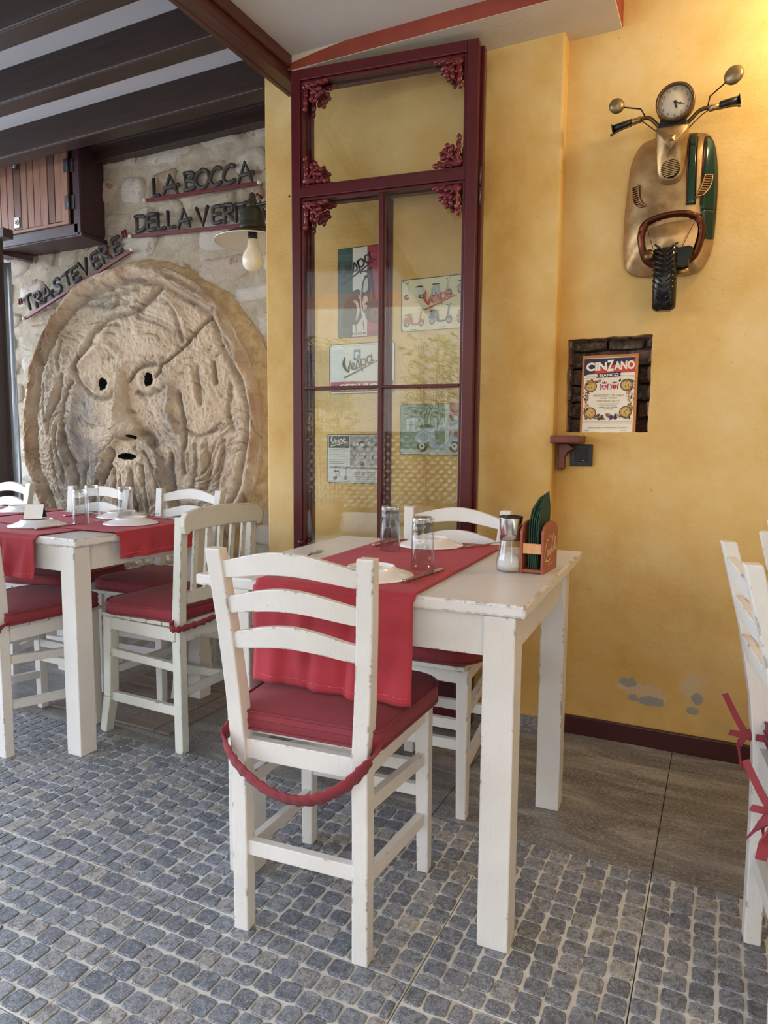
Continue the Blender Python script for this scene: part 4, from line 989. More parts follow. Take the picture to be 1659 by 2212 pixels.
# ------------------------------------------------------------------ flat print helpers (front faces -Y, x right, z up)
def P2(mb, poly, y, mat, t=.0003): mb.prism(poly, y, y+t, mat)
def disc(mb, x, z, r, y, mat, n=14, rz=None): P2(mb, [(x+r*cos(2*pi*k/n), z+(rz or r)*sin(2*pi*k/n)) for k in range(n)], y, mat)
def rect(mb, x0, z0, x1, z1, y, mat): P2(mb, [(x0,z0),(x1,z0),(x1,z1),(x0,z1)], y, mat)
def line(mb, pts, w, y, mat, smooth=False):
    """thick 2-D stroke; w may be a list"""
    if smooth: q = bez([(a, b, 0) for a, b in pts], 5); pts2 = [(p.x, p.y) for p in q]
    else: pts2 = list(pts)
    n = len(pts2)
    if isinstance(w, (list, tuple)):
        W_ = [w[0]+(w[-1]-w[0])*i/(n-1) if len(w) == 2 else w[0]+(w[1]-w[0])*min(1, 2*i/(n-1))+(w[2]-w[1])*max(0, 2*i/(n-1)-1) for i in range(n)]
    else: W_ = [w]*n
    L_, R_ = [], []
    for i in range(n):
        a = pts2[max(i-1,0)]; b = pts2[min(i+1,n-1)]; dx, dy = b[0]-a[0], b[1]-a[1]; l = hypot(dx, dy) or 1
        nx, ny = -dy/l*W_[i]/2, dx/l*W_[i]/2; L_.append((pts2[i][0]+nx, pts2[i][1]+ny)); R_.append((pts2[i][0]-nx, pts2[i][1]-ny))
    vs = [(a, y, b) for a, b in L_]+[(a, y, b) for a, b in R_]+[(a, y+.0003, b) for a, b in L_]+[(a, y+.0003, b) for a, b in R_]
    fs = []
    for i in range(n-1): fs += [(i, i+1, n+i+1, n+i), (2*n+i, 3*n+i, 3*n+i+1, 2*n+i+1), (i, 2*n+i, 2*n+i+1, i+1), (n+i, n+i+1, 3*n+i+1, 3*n+i)]
    fs += [(0, n, 3*n, 2*n), (n-1, 3*n-1, 4*n-1, 2*n-1)]
    mb.add(vs, fs, mat)
    for i in (0, n-1): disc(mb, pts2[i][0], pts2[i][1], W_[i]/2, y, mat, 8)
def text(mb, s_, x, z, h, y, mat, width=None, bold=0., shear=0., align='CENTER', rot=0., font_h=.73):
    """built-in lettering turned to mesh: cap height h, baseline z"""
    cu = bpy.data.curves.new('t', 'FONT'); cu.body = s_; cu.size = 1; cu.offset = bold; cu.shear = shear; cu.align_x = 'LEFT'; cu.resolution_u = 3
    o = bpy.data.objects.new('t', cu); COL.objects.link(o); dg = bpy.context.evaluated_depsgraph_get(); me = o.evaluated_get(dg).to_mesh()
    vs = [v.co.copy() for v in me.vertices]; fs = [tuple(p.vertices) for p in me.polygons]; o.to_mesh_clear(); bpy.data.objects.remove(o); bpy.data.curves.remove(cu)
    if not vs: return
    x0 = min(v.x for v in vs); x1 = max(v.x for v in vs); k = h/font_h; kx = (width/(x1-x0)) if width else k
    off = {'LEFT': 0, 'CENTER': -(x1-x0)*kx/2, 'RIGHT': -(x1-x0)*kx}[align]; cr, sr = cos(rot), sin(rot)
    out = []
    for v in vs:
        a = (v.x-x0)*kx+off; b = v.y*k; out.append((x+a*cr-b*sr, y, z+a*sr+b*cr))
    mb.add(out, fs, mat)
def script_name(mb, x, z, s_, y, mat, rot=.30):
    """the brush-script scooter wordmark with its rising underline"""
    cr, sr = cos(rot), sin(rot)
    def T(p): return [(x+s_*(a*cr-b*sr), z+s_*(a*sr+b*cr)) for a, b in p]
    for w, p in (((.12,.27,.10), [(.22,1.12),(.02,.80),(.02,.42),(.20,.02)]), ((.08,.17,.06), [(.20,.02),(.36,.34),(.60,.74)]),
                 ((.11,.12), [(.56,.22),(.76,.30),(.84,.46),(.72,.54),(.58,.36),(.60,.12),(.80,.04),(.94,.16)]),
                 ((.10,.13,.09), [(.94,.16),(1.16,.58),(1.22,.34),(1.20,.10),(1.02,.05)]),
                 ((.13,.13), [(1.42,.56),(1.34,-.26)]), ((.11,.13,.11), [(1.38,.34),(1.54,.54),(1.76,.50),(1.80,.22),(1.62,.06),(1.42,.14)]),
                 ((.11,.13,.11), [(2.28,.50),(2.06,.56),(1.94,.34),(1.98,.12),(2.14,.06),(2.30,.24),(2.38,.60)]), ((.12,.11,.05), [(2.34,.44),(2.34,.16),(2.50,.12)]),
                 ((.13,.11,.05), [(-.20,-.26),(1.2,-.14),(2.75,.02)])):
        line(mb, T(p), [k*s_ for k in w], y, mat, True)
def scooter2d(mb, x, z, s_, y, body, dark, light, flip=1, rot=0.):
    """side view of a scooter, s_ = length, x,z = ground point under the middle"""
    cr, sr = cos(rot), sin(rot)
    T = lambda p: [(x+s_*(flip*a*cr-b*sr), z+s_*(flip*a*sr+b*cr)) for a, b in p]
    def poly(p, m_, yy): q = T(p); q = q if flip > 0 else q[::-1]; P2(mb, q, yy, m_)
    for wx in (-.30, .36):
        q = T([(wx, .115)])[0]; disc(mb, q[0], q[1], .115*s_, y, dark); disc(mb, q[0], q[1], .062*s_, y-.0004, light, 12)
        disc(mb, q[0], q[1], .022*s_, y-.0008, dark, 8)
    poly([(-.46,.20),(-.44,.30),(-.34,.42),(-.16,.46),(-.05,.42),(-.02,.30),(-.02,.20),(.02,.14),(.20,.14),(.26,.24),(.30,.46),(.34,.62),(.39,.60),(.36,.42),(.34,.28),(.28,.10),(.20,.07),(-.04,.07),(-.14,.12),(-.16,.20)], body, y-.0012)
    poly([(.22,.20),(.28,.29),(.40,.30),(.49,.22),(.50,.14),(.44,.20),(.34,.23),(.26,.14)], body, y-.0016)
    poly([(-.44,.24),(-.38,.36),(-.26,.40),(-.15,.34),(-.13,.24),(-.22,.17),(-.36,.17)], light, y-.0020)
    poly([(-.42,.25),(-.37,.34),(-.26,.38),(-.17,.33),(-.15,.25),(-.22,.19),(-.36,.19)], body, y-.0024)
    poly([(-.38,.46),(-.36,.51),(-.20,.53),(-.04,.50),(-.04,.46),(-.20,.47)], dark, y-.0016)
    line(mb, T([(.27,.68),(.36,.65),(.44,.70)]), .035*s_, y-.0016, dark); q = T([(.38,.64)])[0]; disc(mb, q[0], q[1], .045*s_, y-.0020, light, 10)
def sign_base(name, label, cat, w, h, x, z, y, frame=None, r=.008, ground='#e9e6dc', group=None):
    t = thing(name, label, cat, (x, y, z), 0, group); m = MB(); P = [(a, b) for a, b in rrect(w, h, r)]
    m.prism(P, 0, .002, ink(ground)); pl_ = m.build('panel', t)
    if frame:
        m = MB(); n = len(P); P2_ = rrect(w-.006, h-.006, r*.7)
        vs = [(a, -.0008, b) for a, b in P]+[(a, -.0008, b) for a, b in P2_]+[(a, 0, b) for a, b in P]+[(a, 0, b) for a, b in P2_]
        fs = [(i, (i+1)%n, n+(i+1)%n, n+i) for i in range(n)]+[(i, 2*n+i, 2*n+(i+1)%n, (i+1)%n) for i in range(n)]+[(n+i, n+(i+1)%n, 3*n+(i+1)%n, 3*n+i) for i in range(n)]
        m.add(vs, fs, ink(frame)); m.build('edge', t)
    return t
YP = 2.5225
# sign 1: tricolour portrait sign
t = sign_base('tin_sign', 'portrait green, white and red tin sign with black scooter, upper left pane', 'sign', .205, .355, -1.345, 1.688, YP, '#2a2622', .006, group='tin signs behind the glass')
m = MB(); w, h = .199, .349
rect(m, -w/2,-h/2,-w/6,h/2,-.0006,ink('#27483a')); rect(m, -w/6,-h/2,w/6,h/2,-.0006,ink('#d8d2c6')); rect(m, w/6,-h/2,w/2,h/2,-.0006,ink('#a62a3a'))
m.build('stripes', t)
m = MB(); script_name(m, -.078, .035+.02, .062, -.0012, ink('#1d1b1c'), .42); m.build('lettering', t)
m = MB(); K = ink('#1b191b'); K2 = ink('#c9c4bc'); K3 = ink('#3c3a3c')
P2(m, [(-.085,-.125),(-.075,-.05),(-.055,-.02),(-.01,-.005),(.0,-.03),(.01,-.10),(-.01,-.125),(-.05,-.13)], -.0012, K); P2(m, [(-.07,-.022),(-.06,.0),(-.01,.012),(.004,.006),(.004,-.014),(-.02,-.01)], -.0016, K3)
line(m, [(-.024,-.035),(-.012,-.045),(-.006,-.075),(-.014,-.105)], .012, -.0018, K2, True); line(m, [(-.024,-.05),(-.018,-.085)], .006, -.0022, K, True)
P2(m, [(.006,-.02),(.010,.03),(.022,.062),(.036,.066),(.044,.04),(.046,-.01),(.040,-.07),(.022,-.085),(.010,-.07)], -.0016, K); P2(m, [(.014,.0),(.018,.034),(.028,.052),(.036,.05),(.038,.02),(.034,.002),(.022,-.004)], -.0020, K2)
P2(m, [(.012,-.045),(.018,-.018),(.032,-.016),(.038,-.03),(.034,-.062),(.018,-.072)], -.0020, K2)
line(m, [(-.008,.082),(.026,.078),(.05,.092)], .006, -.0022, K); disc(m, .042, .078, .012, -.0024, K); line(m, [(.050,.085),(.056,.02),(.064,-.03)], .012, -.0016, K)
disc(m, .066, -.085, .042, -.0014, K, 20); disc(m, .070, -.09, .024, -.0018, ink('#70303a'), 16); disc(m, .070, -.09, .012, -.0022, K, 10); disc(m, -.06, -.12, .022, -.0013, K)
P2(m, [(.02,-.05),(.05,-.03),(.09,-.045),(.098,-.075),(.08,-.06),(.05,-.058)], -.0020, K)
line(m, [(-.018,-.125),(-.016,-.155)], .003, -.0016, K); line(m, [(.016,-.115),(.020,-.152)], .003, -.0016, K); m.build('scooter_picture', t)
m = MB(); text(m, 'La Dolce Vita', 0, -.168, .013, -.0012, ink('#24211f'), .185, .01); m.build('caption', t)
# sign 2: six scooters on cream
t = sign_base('tin_sign', 'cream landscape tin sign with six little scooters and red script, right pane', 'sign', .305, .200, -1.009, 1.617, YP, '#2a2622', .007, ground='#dcd6ad', group='tin signs behind the glass')
m = MB(); scooter2d(m, -.095, .022, .095, -.001, ink('#d9d6c6'), ink('#1d1d1d'), ink('#b9b7ae'), -1); scooter2d(m, .012, .028, .090, -.001, ink('#a3a9a8'), ink('#222222'), ink('#dadad4')); scooter2d(m, .118, .032, .090, -.001, ink('#98a19c'), ink('#222222'), ink('#d0d0ca'))
scooter2d(m, -.100, -.082, .095, -.001, ink('#b84a4a'), ink('#26262a'), ink('#c7c2bd')); scooter2d(m, .010, -.078, .105, -.001, ink('#34496a'), ink('#1f2024'), ink('#b9bcbe')); scooter2d(m, .118, -.078, .090, -.001, ink('#c4473c'), ink('#222222'), ink('#b4aea8'))
m.build('scooter_pictures', t)
m = MB(); script_name(m, -.045, -.006, .046, -.0028, ink('#c9423c'), .25); m.build('lettering', t)
m = MB()
for x_, z_ in ((-.085,.010),(.02,.015),(.12,.018),(-.10,-.093),(.02,-.090),(.12,-.09)):
    for q in range(3): rect(m, x_-.012+q*.009, z_, x_-.005+q*.009, z_+.002, -.001, ink('#2a2a2a'))
for sx_ in (-1, 1):
    for sz in (-1, 1): disc(m, sx_*.145, sz*.093, .0025, -.001, ink('#1a1a1a'), 8)
m.build('caption', t)
# sign 3: service sign, white
t = sign_base('tin_sign', 'white and red rectangular tin sign with grey script, left pane above the crossbar', 'sign', .300, .203, -1.337, 1.386, YP, '#34302e', .012, ground='#e3e2dc', group='tin signs behind the glass')
m = MB(); rect(m, -.143,-.094,.143,-.052,-.0008,ink('#a52e36')); rect(m, -.143,.0905,.143,.094,-.0008,ink('#c5c3bc')); m.build('red_band', t)
m = MB(); script_name(m, -.07, -.018, .055, -.0012, ink('#3c4148'), .30); text(m, 'SERVICE', 0, -.087, .026, -.0012, ink('#e9e4dc'), .20, .03); m.build('lettering', t)
m = MB(); rect(m, -.035,.035,-.003,.075,-.0008,ink('#5d7fa6')); text(m, 'P', -.019,.043,.024,-.0012,ink('#f2f2f2'), None, .02); m.build('blue_square', t)
# sign 4: period advertisement, black and white
t = sign_base('tin_sign', 'black and white tin sign with riders photograph, lower left pane', 'sign', .295, .203, -1.352, 1.018, YP, '#2b2c30', .012, ground='#cfcfcb', group='tin signs behind the glass')
m = MB(); rect(m, -.138,.045,-.040,.094,-.0008,ink('#23242a')); script_name(m, -.122, .060, .028, -.0012, ink('#d7d5d0'), .12); m.build('dark_heading', t)
m = MB(); rect(m, -.036,-.028,.136,.094,-.0008,ink('#8d8e8e')); rng_ = random.Random(4)
for i in range(26): disc(m, -.03+rng_.random()*.16, .045+rng_.random()*.035, rng_.uniform(.004,.009), -.0010-i*.00002, ink(rng_.choice(('#3a3a3c','#c9c9c6','#5c5c5e','#a5a5a3'))), 9)
for hx, hz, c_ in ((.020,.062,'#c3bfba'), (.052,.070,'#cbc7c2'), (.085,.052,'#b9b5b0')):      # riders seen small: heads, shoulders, arms
    P2(m, [(hx-.020,-.012),(hx-.018,.030),(hx-.008,.046),(hx+.008,.046),(hx+.018,.026),(hx+.020,-.012)], -.0016, ink('#a9a8a6')); disc(m, hx, hz-.004, .0085, -.0020, ink(c_), 12, .0105); P2(m, [(hx-.009,hz),(hx-.007,hz+.009),(hx+.005,hz+.010),(hx+.009,hz+.001),(hx,hz+.004)], -.0024, ink('#2a2a2c'))
    line(m, [(hx-.014,.03),(hx-.028,.004),(hx-.010,-.008)], .008, -.0022, ink('#c0bdb9'))
P2(m, [(-.02,-.027),(-.012,-.004),(.02,.006),(.05,-.002),(.062,-.027)], -.0028, ink('#b7b7b5')); P2(m, [(.06,-.027),(.066,.0),(.09,.010),(.12,-.004),(.13,-.027)], -.0028, ink('#a2a2a1')); disc(m, .02,-.018,.010,-.0032,ink('#57575a'))
m.build('riders_picture', t)
m = MB(); text(m, 'LA VESPA ECCELLE PER LA SUA TECNICA D\'AVANGUARDIA', 0, -.040, .0085, -.001, ink('#1e1e20'), .268, .02)
for i in range(9): rect(m, -.136, .038-i*.0072, -.045-rng_.random()*.02, .0395-i*.0072, -.001, ink('#3d3d40'))
for i, s_ in enumerate(('VESPA 125 L. 128.000 F.F.', 'VESPA 150 L. 148.000 F.F.', 'VESPA G.S. L. 178.000 F.F.', 'VESPA 125 L. 138.000 F.F.')): text(m, s_, .035, -.056-i*.0095, .0055, -.001, ink('#4c4c4f'), .095, .01)
rect(m, -.01,-.0935,.082,-.0925,-.001,ink('#4c4c4f')); m.build('caption', t)
m = MB(); scooter2d(m, -.085, -.088, .075, -.001, ink('#d5d5d2'), ink('#222225'), ink('#8f8f90')); rect(m, -.137,-.094,-.04,-.0925,-.001,ink('#222225')); m.build('scooter_picture', t)
# sign 5: stile italiano
t = sign_base('tin_sign', 'green, white and red landscape tin sign with pale blue scooter, lower right pane', 'sign', .300, .200, -1.012, 1.138, YP, '#2a2c2a', .010, ground='#6d8a78', group='tin signs behind the glass')
m = MB(); rect(m, -.048+.09,-.096,.06,.096,-.0008,ink('#c9cdc4')); rect(m, .06,-.096,.146,.096,-.0008,ink('#a4463f')); rect(m, -.146,-.096,.146,-.078,-.0009,ink('#b6bab2')); m.build('stripes', t)
m = MB(); text(m, 'Stile', -.045, .048, .040, -.0012, ink('#20302a'), .115, -.005, .45); m.build('script_heading', t)
m = MB(); text(m, 'ITALIANO', .012, -.005+.002, .048, -.0014, ink('#a9bccb'), .265, .03); m.build('block_lettering', t)
m = MB(); scooter2d(m, .008, -.088, .205, -.002, ink('#98adc6'), ink('#191b20'), ink('#c3cdd8')); m.build('scooter_picture', t)

# ------------------------------------------------------------------ folding glazed leaf: two leaves folded against the pier
B_ = M['burgundy']
LW = .7055
def ornament():
    """cast acanthus corner; local corner at origin, grows to +x and -z, front = -y"""
    m = MB(); O = M['ornament']
    lobes = [(.018,.018,.020,.016,0), (.045,.016,.019,.011,.1), (.072,.013,.020,.010,.25), (.093,.010,.013,.009,.3), (.014,.045,.011,.019,0), (.012,.072,.010,.020,0), (.010,.097,.009,.014,0),
             (.042,.042,.018,.013,-.8), (.060,.058,.014,.010,-.8), (.064,.036,.015,.010,-.3), (.036,.064,.010,.015,.3), (.052,.074,.009,.010,0), (.074,.050,.009,.008,0)]
    for x, z, a, b, r_ in lobes: m.ell((x, -.006, -z), (a, .009, b), O, 10, 6, rot=(0, r_, 0))
    for x, z in ((.03,.03),(.055,.05),(.05,.022),(.022,.056),(.08,.018)): m.ell((x, -.014, -z), (.006,.005,.006), O, 8, 5)
    for p in ([(.008,-.010,-.008),(.03,-.016,-.028),(.062,-.013,-.060)], [(.01,-.010,-.010),(.045,-.015,-.014),(.09,-.010,-.008)], [(.01,-.010,-.010),(.014,-.015,-.045),(.010,-.010,-.09)]): m.tube(bez(p, 4), .0028, O, 6)
    return m
orn = None
def make_leaf(name_label):
    global orn
    t = thing('glazed_door_leaf', name_label, 'door'); th = .038
    def bx(name, x0, x1, z0, z1, y0=0, y1=th, mat=None, par=None, bev=.003): m = MB(); m.box(((x0+x1)/2,(y0+y1)/2,(z0+z1)/2), (x1-x0,y1-y0,z1-z0), mat or B_); return m.build(name, par or t, bevel=bev)
    bx('stile', 0, .037, .02, 2.457); bx('stile', .665, LW, .02, 2.457)
    bx('top_rail', .037, .665, 2.418, 2.457); bx('middle_rail', .037, .665, 2.000, 2.036); bx('lower_rail', .037, .665, .46, .53); bx('bottom_rail', .037, .665, .02, .09)
    # bead mouldings set back from the frame
    def bead(x0, x1, z0, z1, nm='bead'):
        m = MB(); w = .010
        for (a, b, c, d) in ((x0, x0+w, z0, z1), (x1-w, x1, z0, z1), (x0+w, x1-w, z0, z0+w), (x0+w, x1-w, z1-w, z1)): m.box(((a+b)/2, .020, (c+d)/2), (b-a, .026, d-c), B_)
        return m.build(nm, t, bevel=.002)
    bead(.037,.665,2.036,2.418); bead(.037,.665,.53,2.000); bead(.037,.665,.09,.46)
    m = MB(); m.box((.355,.014,1.26), (.016,.020,1.45), B_); m.box((.355,.026,1.26), (.026,.012,1.45), B_); m.build('muntin', t, bevel=.002)
    m = MB(); m.box((.35,.014,1.293), (.61,.020,.011), B_); m.build('muntin', t, bevel=.002)
    def pane(x0, x1, z0, z1): m = MB(); m.box(((x0+x1)/2,.021,(z0+z1)/2), (x1-x0,.003,z1-z0), M['pane']); return m.build('glass_pane', t)
    pane(.047,.655,2.046,2.408); pane(.047,.347,1.299,1.990); pane(.363,.655,1.299,1.990); pane(.047,.347,.54,1.287); pane(.363,.655,.54,1.287)
    lp = bx('lower_panel', .047,.655,.10,.45,.016,.024, M['panelred'])
    m = MB()
    for k in range(40):
        for q in range(22): m.box((.055+k*.0155, .0145, .108+q*.0158), (.008,.003,.008), M['panelred'], rot=(0,pi/4,0))
    m.build('lattice_relief', lp)
    if orn is None: orn = ornament().build('corner_ornament')
    for x, z, sx_, sz in ((.047,2.414,1,1), (.652,2.412,-1,1), (.047,2.042,1,-1), (.652,2.044,-1,-1), (.047,1.988,1,1), (.652,1.990,-1,1)):
        c = orn if orn.parent is None else orn.copy()
        if c is not orn: COL.objects.link(c)
        c.parent = t; c.location = (x, .008, z); c.scale = (sx_, 1, sz)
    m = MB(); m.ell((.042,-.020,.695), (.011,.011,.011), B_, 14, 10); m.tube([(.042,-.012,.695),(.042,.004,.695)], .004, B_); m.build('knob', t)
    return t
RZL = atan2(.095, .699)
lf = make_leaf('dark red glazed folding door leaf with leafy corner carvings, front one'); lf.location = (-1.513, 2.285, 0); lf.rotation_euler[2] = RZL
nrm = Vector((-sin(RZL), cos(RZL)))
lb = copy_tree(lf); lb['label'] = 'second dark red glazed leaf folded close behind the front one'; lb.location = (-1.513+nrm.x*.052+.012, 2.285+nrm.y*.052, 0)
m = MB()
for z in (.35, 2.02, 1.95):
    m.tube([(LW+.004,.045,z-.03),(LW+.004,.045,z+.03)], .005, M['hinge'])
m.build('hinge', lf)
m = MB(); m.tube([(-.004,-.002,2.01),(-.010,-.004,2.006)], .003, M['blackmetal']); m.build('screw', lf)

# ------------------------------------------------------------------ carved letters on rails
GL = {  # stroke letters in a unit box
 'L': (.50, [[(0,1),(0.02,.02),(.45,0)]]), 'A': (.62, [[(0,0),(.30,1),(.60,0)],[(.06,.33),(.66,.40)]]), 'B': (.56, [[(.04,1),(.06,0)],[(-.02,.98),(.38,.95),(.44,.72),(.08,.55)],[(.08,.55),(.50,.45),(.48,.08),(0,.02)]]),
 'O': (.66, [[(.33,1),(.05,.78),(0,.4),(.2,.03),(.48,.06),(.66,.45),(.56,.86),(.33,1)]]), 'C': (.58, [[(.54,.92),(.34,1),(.08,.72),(.02,.30),(.24,.02),(.56,.14)]]),
 'D': (.60, [[(.06,1),(.06,0)],[(-.03,.97),(.40,.92),(.58,.55),(.40,.12),(.02,.02)]]), 'E': (.50, [[(.48,.98),(.06,.96),(.02,.5),(.06,.02),(.52,.04)],[(.04,.5),(.42,.54)]]), 'V': (.62, [[(0,1),(.34,0),(.60,1)]]),
 'R': (.58, [[(.05,1),(.05,0)],[(0,.97),(.40,.95),(.46,.66),(.06,.50)],[(.12,.50),(.58,.02)]]), 'I': (.2, [[(.1,1),(.1,0)]]), 'T': (.60, [[(0,.97),(.62,1.0)],[(.31,.98),(.31,0)]]), 'S': (.5, [[(.46,.86),(.28,1),(.06,.82),(.14,.58),(.40,.42),(.42,.14),(.20,0),(0,.12)]])}
def wall_letters(label, word, rail, tops, cat='lettering'):
    """rail = ((x,z),(x,z)); tops = list of (char, x, z_base, height, lean)"""
    (x0,z0),(x1,z1) = rail; t = thing('wall_lettering', label, cat, (x0, 2.888, z0)); ln = hypot(x1-x0, z1-z0); ang = atan2(z1-z0, x1-x0)
    m = MB(); m.box((ln/2,0,0), (ln,.012,.017), M['rail']); r_ = m.build('rail', t, bevel=.002); r_.rotation_euler = (0,-ang,0)
    for q in (0, ln): m = MB(); m.ell((q*cos(ang), -.008, q*sin(ang)), (.012,.010,.012), M['studwhite'], 12, 8); m.build('stud', t)
    for ch, x, z, hh, lean, wd in tops:
        m = MB(); w_, st_ = GL[ch]; cr, sr = cos(lean), sin(lean)
        for s_ in st_:
            P = [(p[0]*wd, p[1]*hh) for p in s_]; P = [(a*cr-b*sr, a*sr+b*cr) for a, b in P]
            P = bez([(x-x0+a, 0, z-z0+b) for a, b in P], 3) if len(P) > 3 else [Vector((x-x0+a, 0, z-z0+b)) for a, b in P]
            lw_ = .0105 if hh > .075 else .0092
            tmp = MB(); tmp.tube([(p.x, p.z, 0) for p in P], lw_, M['letter'], 8)
            for v_, in zip(tmp.v): pass
            m.add([(v[0], v[2]*.8, v[1]) for v in tmp.v], tmp.f, M['letter'], True)
            for e in (P[0], P[-1]): m.ell((e.x, 0, e.z), (lw_, lw_*.8, lw_), M['letter'], 8, 6)
        m.build('letter', t)
    return t
def row(chars): return chars
sl = atan2(2.349-2.372, 2.838-2.092)
W1 = [('L',-2.778,2.380,.084,0,.075), ('A',-2.712,2.378,.088,0,.155), ('B',-2.566,2.377,.085,0,.125), ('O',-2.492,2.374,.088,0,.130), ('C',-2.400,2.371,.086,0,.125), ('C',-2.316,2.369,.086,0,.125), ('A',-2.224,2.365,.088,0,.135)]
wall_letters('dark carved wooden letters LA BOCCA on a dark red rail, top line', 'LA BOCCA', ((-2.838,2.366),(-2.092,2.344)), W1)
W2 = [('D',-2.912,2.212,.082,0,.135), ('E',-2.828,2.211,.080,0,.110), ('L',-2.755,2.208,.080,0,.105), ('L',-2.685,2.205,.082,0,.105), ('A',-2.614,2.198,.086,0,.125), ('V',-2.492,2.190,.086,0,.120), ('E',-2.388,2.190,.080,0,.115), ('R',-2.316,2.186,.084,0,.115), ('I',-2.215,2.186,.08,0,.08) if False else ('T',-2.232,2.184,.078,0,.115), ('A',-2.125,2.170,.082,0,.110)]
W2.insert(8, ('I',-2.247,2.184,.078,0,.06))
W2[9] = ('T',-2.226,2.183,.078,0,.105)
t2 = wall_letters('dark carved wooden letters DELLA VERITA on a dark red rail, second line', 'DELLA VERITA', ((-2.949,2.193),(-2.045,2.150)), W2)
m = MB(); m.tube([(.835,0,.098),(.865,0,.078)], .008, M['rail']); m.build('accent', t2)
W3 = [('T',-3.815,1.862,.078,.33,.115), ('R',-3.722,1.874,.086,.33,.115), ('A',-3.648,1.901,.088,.33,.125), ('S',-3.556,1.936,.084,.33,.13), ('T',-3.478,1.974,.070,.33,.12), ('E',-3.400,1.990,.078,.33,.11), ('V',-3.335,2.018,.080,.33,.11), ('E',-3.238,2.048,.084,.33,.11), ('R',-3.165,2.076,.088,.33,.115), ('E',-3.072,2.108,.086,.33,.115)]
t3 = wall_letters('dark carved wooden letters TRASTEVERE on a slanting dark red rail over the mask', 'TRASTEVERE', ((-3.831,1.820),(-2.940,2.122)), W3)
m = MB()
for dx in (0, .018):
    m.tube([(.822+dx,0,.372+dx*.3),(.820+dx,0,.408+dx*.3)], .0075, M['rail']); m.tube([(-.045+dx,0,.085+dx*.3),(-.042+dx,0,.118+dx*.3)], .0075, M['rail'])
m.build('quotation_mark', t3)

# ------------------------------------------------------------------ wall lamp beside the mask
t = thing('wall_lamp', 'cream and dark metal barn lamp with bare white bulb in front of the lettering', 'lamp', (-2.005,2.705,0))
m = MB(); m.lathe([(.060,2.062),(.066,2.060),(.175,2.012),(.177,2.008)], M['lampbrown'], 44); m.build('shade_top', t)
m = MB(); m.lathe([(.176,2.006),(.168,2.010),(.062,2.054),(.0,2.060)], M['enamel'], 44); m.lathe([(.177,2.009),(.179,2.006),(.176,2.003),(.174,2.006)], M['enamel'], 44); m.build('shade_inside', t)
m = MB(); m.lathe([(.063,2.062),(.064,2.078),(.058,2.084),(.057,2.098),(.055,2.13),(.046,2.150),(.030,2.160),(.024,2.164)], M['lampmetal'], 32); m.build('housing', t)
m = MB(); m.lathe([(.024,2.162),(.026,2.172),(.020,2.182),(.022,2.190),(.016,2.200),(.018,2.206),(.013,2.220),(.004,2.228),(0,2.229)], M['lampmetal'], 20); m.build('finial', t)
m = MB(); m.tube([(0,0,2.055),(0,0,2.015)], .022, M['black'], 16); m.build('socket', t)
m = MB(); m.lathe([(.022,2.018),(.025,1.985),(.030,1.972),(.044,1.955),(.0505,1.928),(.048,1.902),(.036,1.884),(.018,1.876),(0,1.875)], M['opal'], 28); m.build('bulb', t)
m = MB(); m.tube(bez([(.02,0,2.168),(.09,0,2.172),(.15,0,2.190),(.198,0,2.200)], 5), .009, M['lampmetal']); m.tube(bez([(.03,0,2.16),(.10,0,2.150),(.198,0,2.160)], 5), .006, M['lampmetal']); m.box((.194,0,2.18), (.012,.05,.11), M['lampmetal']); m.build('arm', t)

# ------------------------------------------------------------------ hanging cabinet
t = thing('wall_cabinet', 'dark wooden wall cabinet with striped slat door above the mask, upper left', 'cabinet', (-3.55,2.74,2.2))
m = MB(); m.box((-.02,.09,.26), (.80,.17,.50), M['cab']); m.box((.375,.0,.26),(.05,.02,.52), M['cab']); m.box((-.02,0,.485),(.80,.02,.055), M['cab']); m.box((-.02,0,.02),(.80,.02,.06), M['cab']); m.box((-.02,.09,-.008),(.84,.19,.02), M['cab']); m.build('carcass', t, bevel=.003)
dr_ = MB(); dx = 3.55
def fr(x0, x1, z0, z1, mat=M['teak']): dr_.box(((x0+x1)/2+dx, -.014, (z0+z1)/2-2.2), (x1-x0, .016, z1-z0), mat)
fr(-3.92,-3.226,2.648,2.668); fr(-3.92,-3.226,2.250,2.265); fr(-3.275,-3.226,2.265,2.648); fr(-3.438,-3.383,2.265,2.648); fr(-3.92,-3.89,2.265,2.648)
dr_.box((-.02,-.006,.26), (.70,.008,.40), M['blackmetal']); door = dr_.build('door', t, bevel=.0015)
e = [-3.887,-3.831,-3.774,-3.717,-3.661,-3.603,-3.550,-3.496,-3.441]
for i, (a, b) in enumerate(zip(e, e[1:])): part('slat', M['teak2'] if i in (4,0) else M['teak'], door, [(((a+b)/2+dx,-.013,.2565), (b-a-.006,.012,.378))])
for i, (a, b) in enumerate(((-3.380,-3.331),(-3.327,-3.278))): part('slat', M['teak2'] if i == 0 else M['teak'], door, [(((a+b)/2+dx,-.013,.2565), (b-a-.002,.012,.374))])
for z in (.416, .107):
    m = MB(); m.box((-.088,-.023,z), (.040,.003,.058), M['steel_dull']); m.tube([(-.088+.012*cos(a_),-.027,z+.012*sin(a_)) for a_ in [k*pi/6 for k in range(13)]], .002, M['steel'], 6, False); m.ell((-.088,-.027,z), (.006,.004,.006), M['steel'], 10, 6); m.build('latch', door)
for z in (.350, .160):
    m = MB(); m.box((.318,-.024,z), (.030,.003,.070), M['hinge']); m.box((.348,-.013,z), (.026,.003,.070), M['hinge']); m.tube([(.334,-.026,z-.036),(.334,-.026,z+.036)], .004, M['hinge']); m.build('hinge', door)
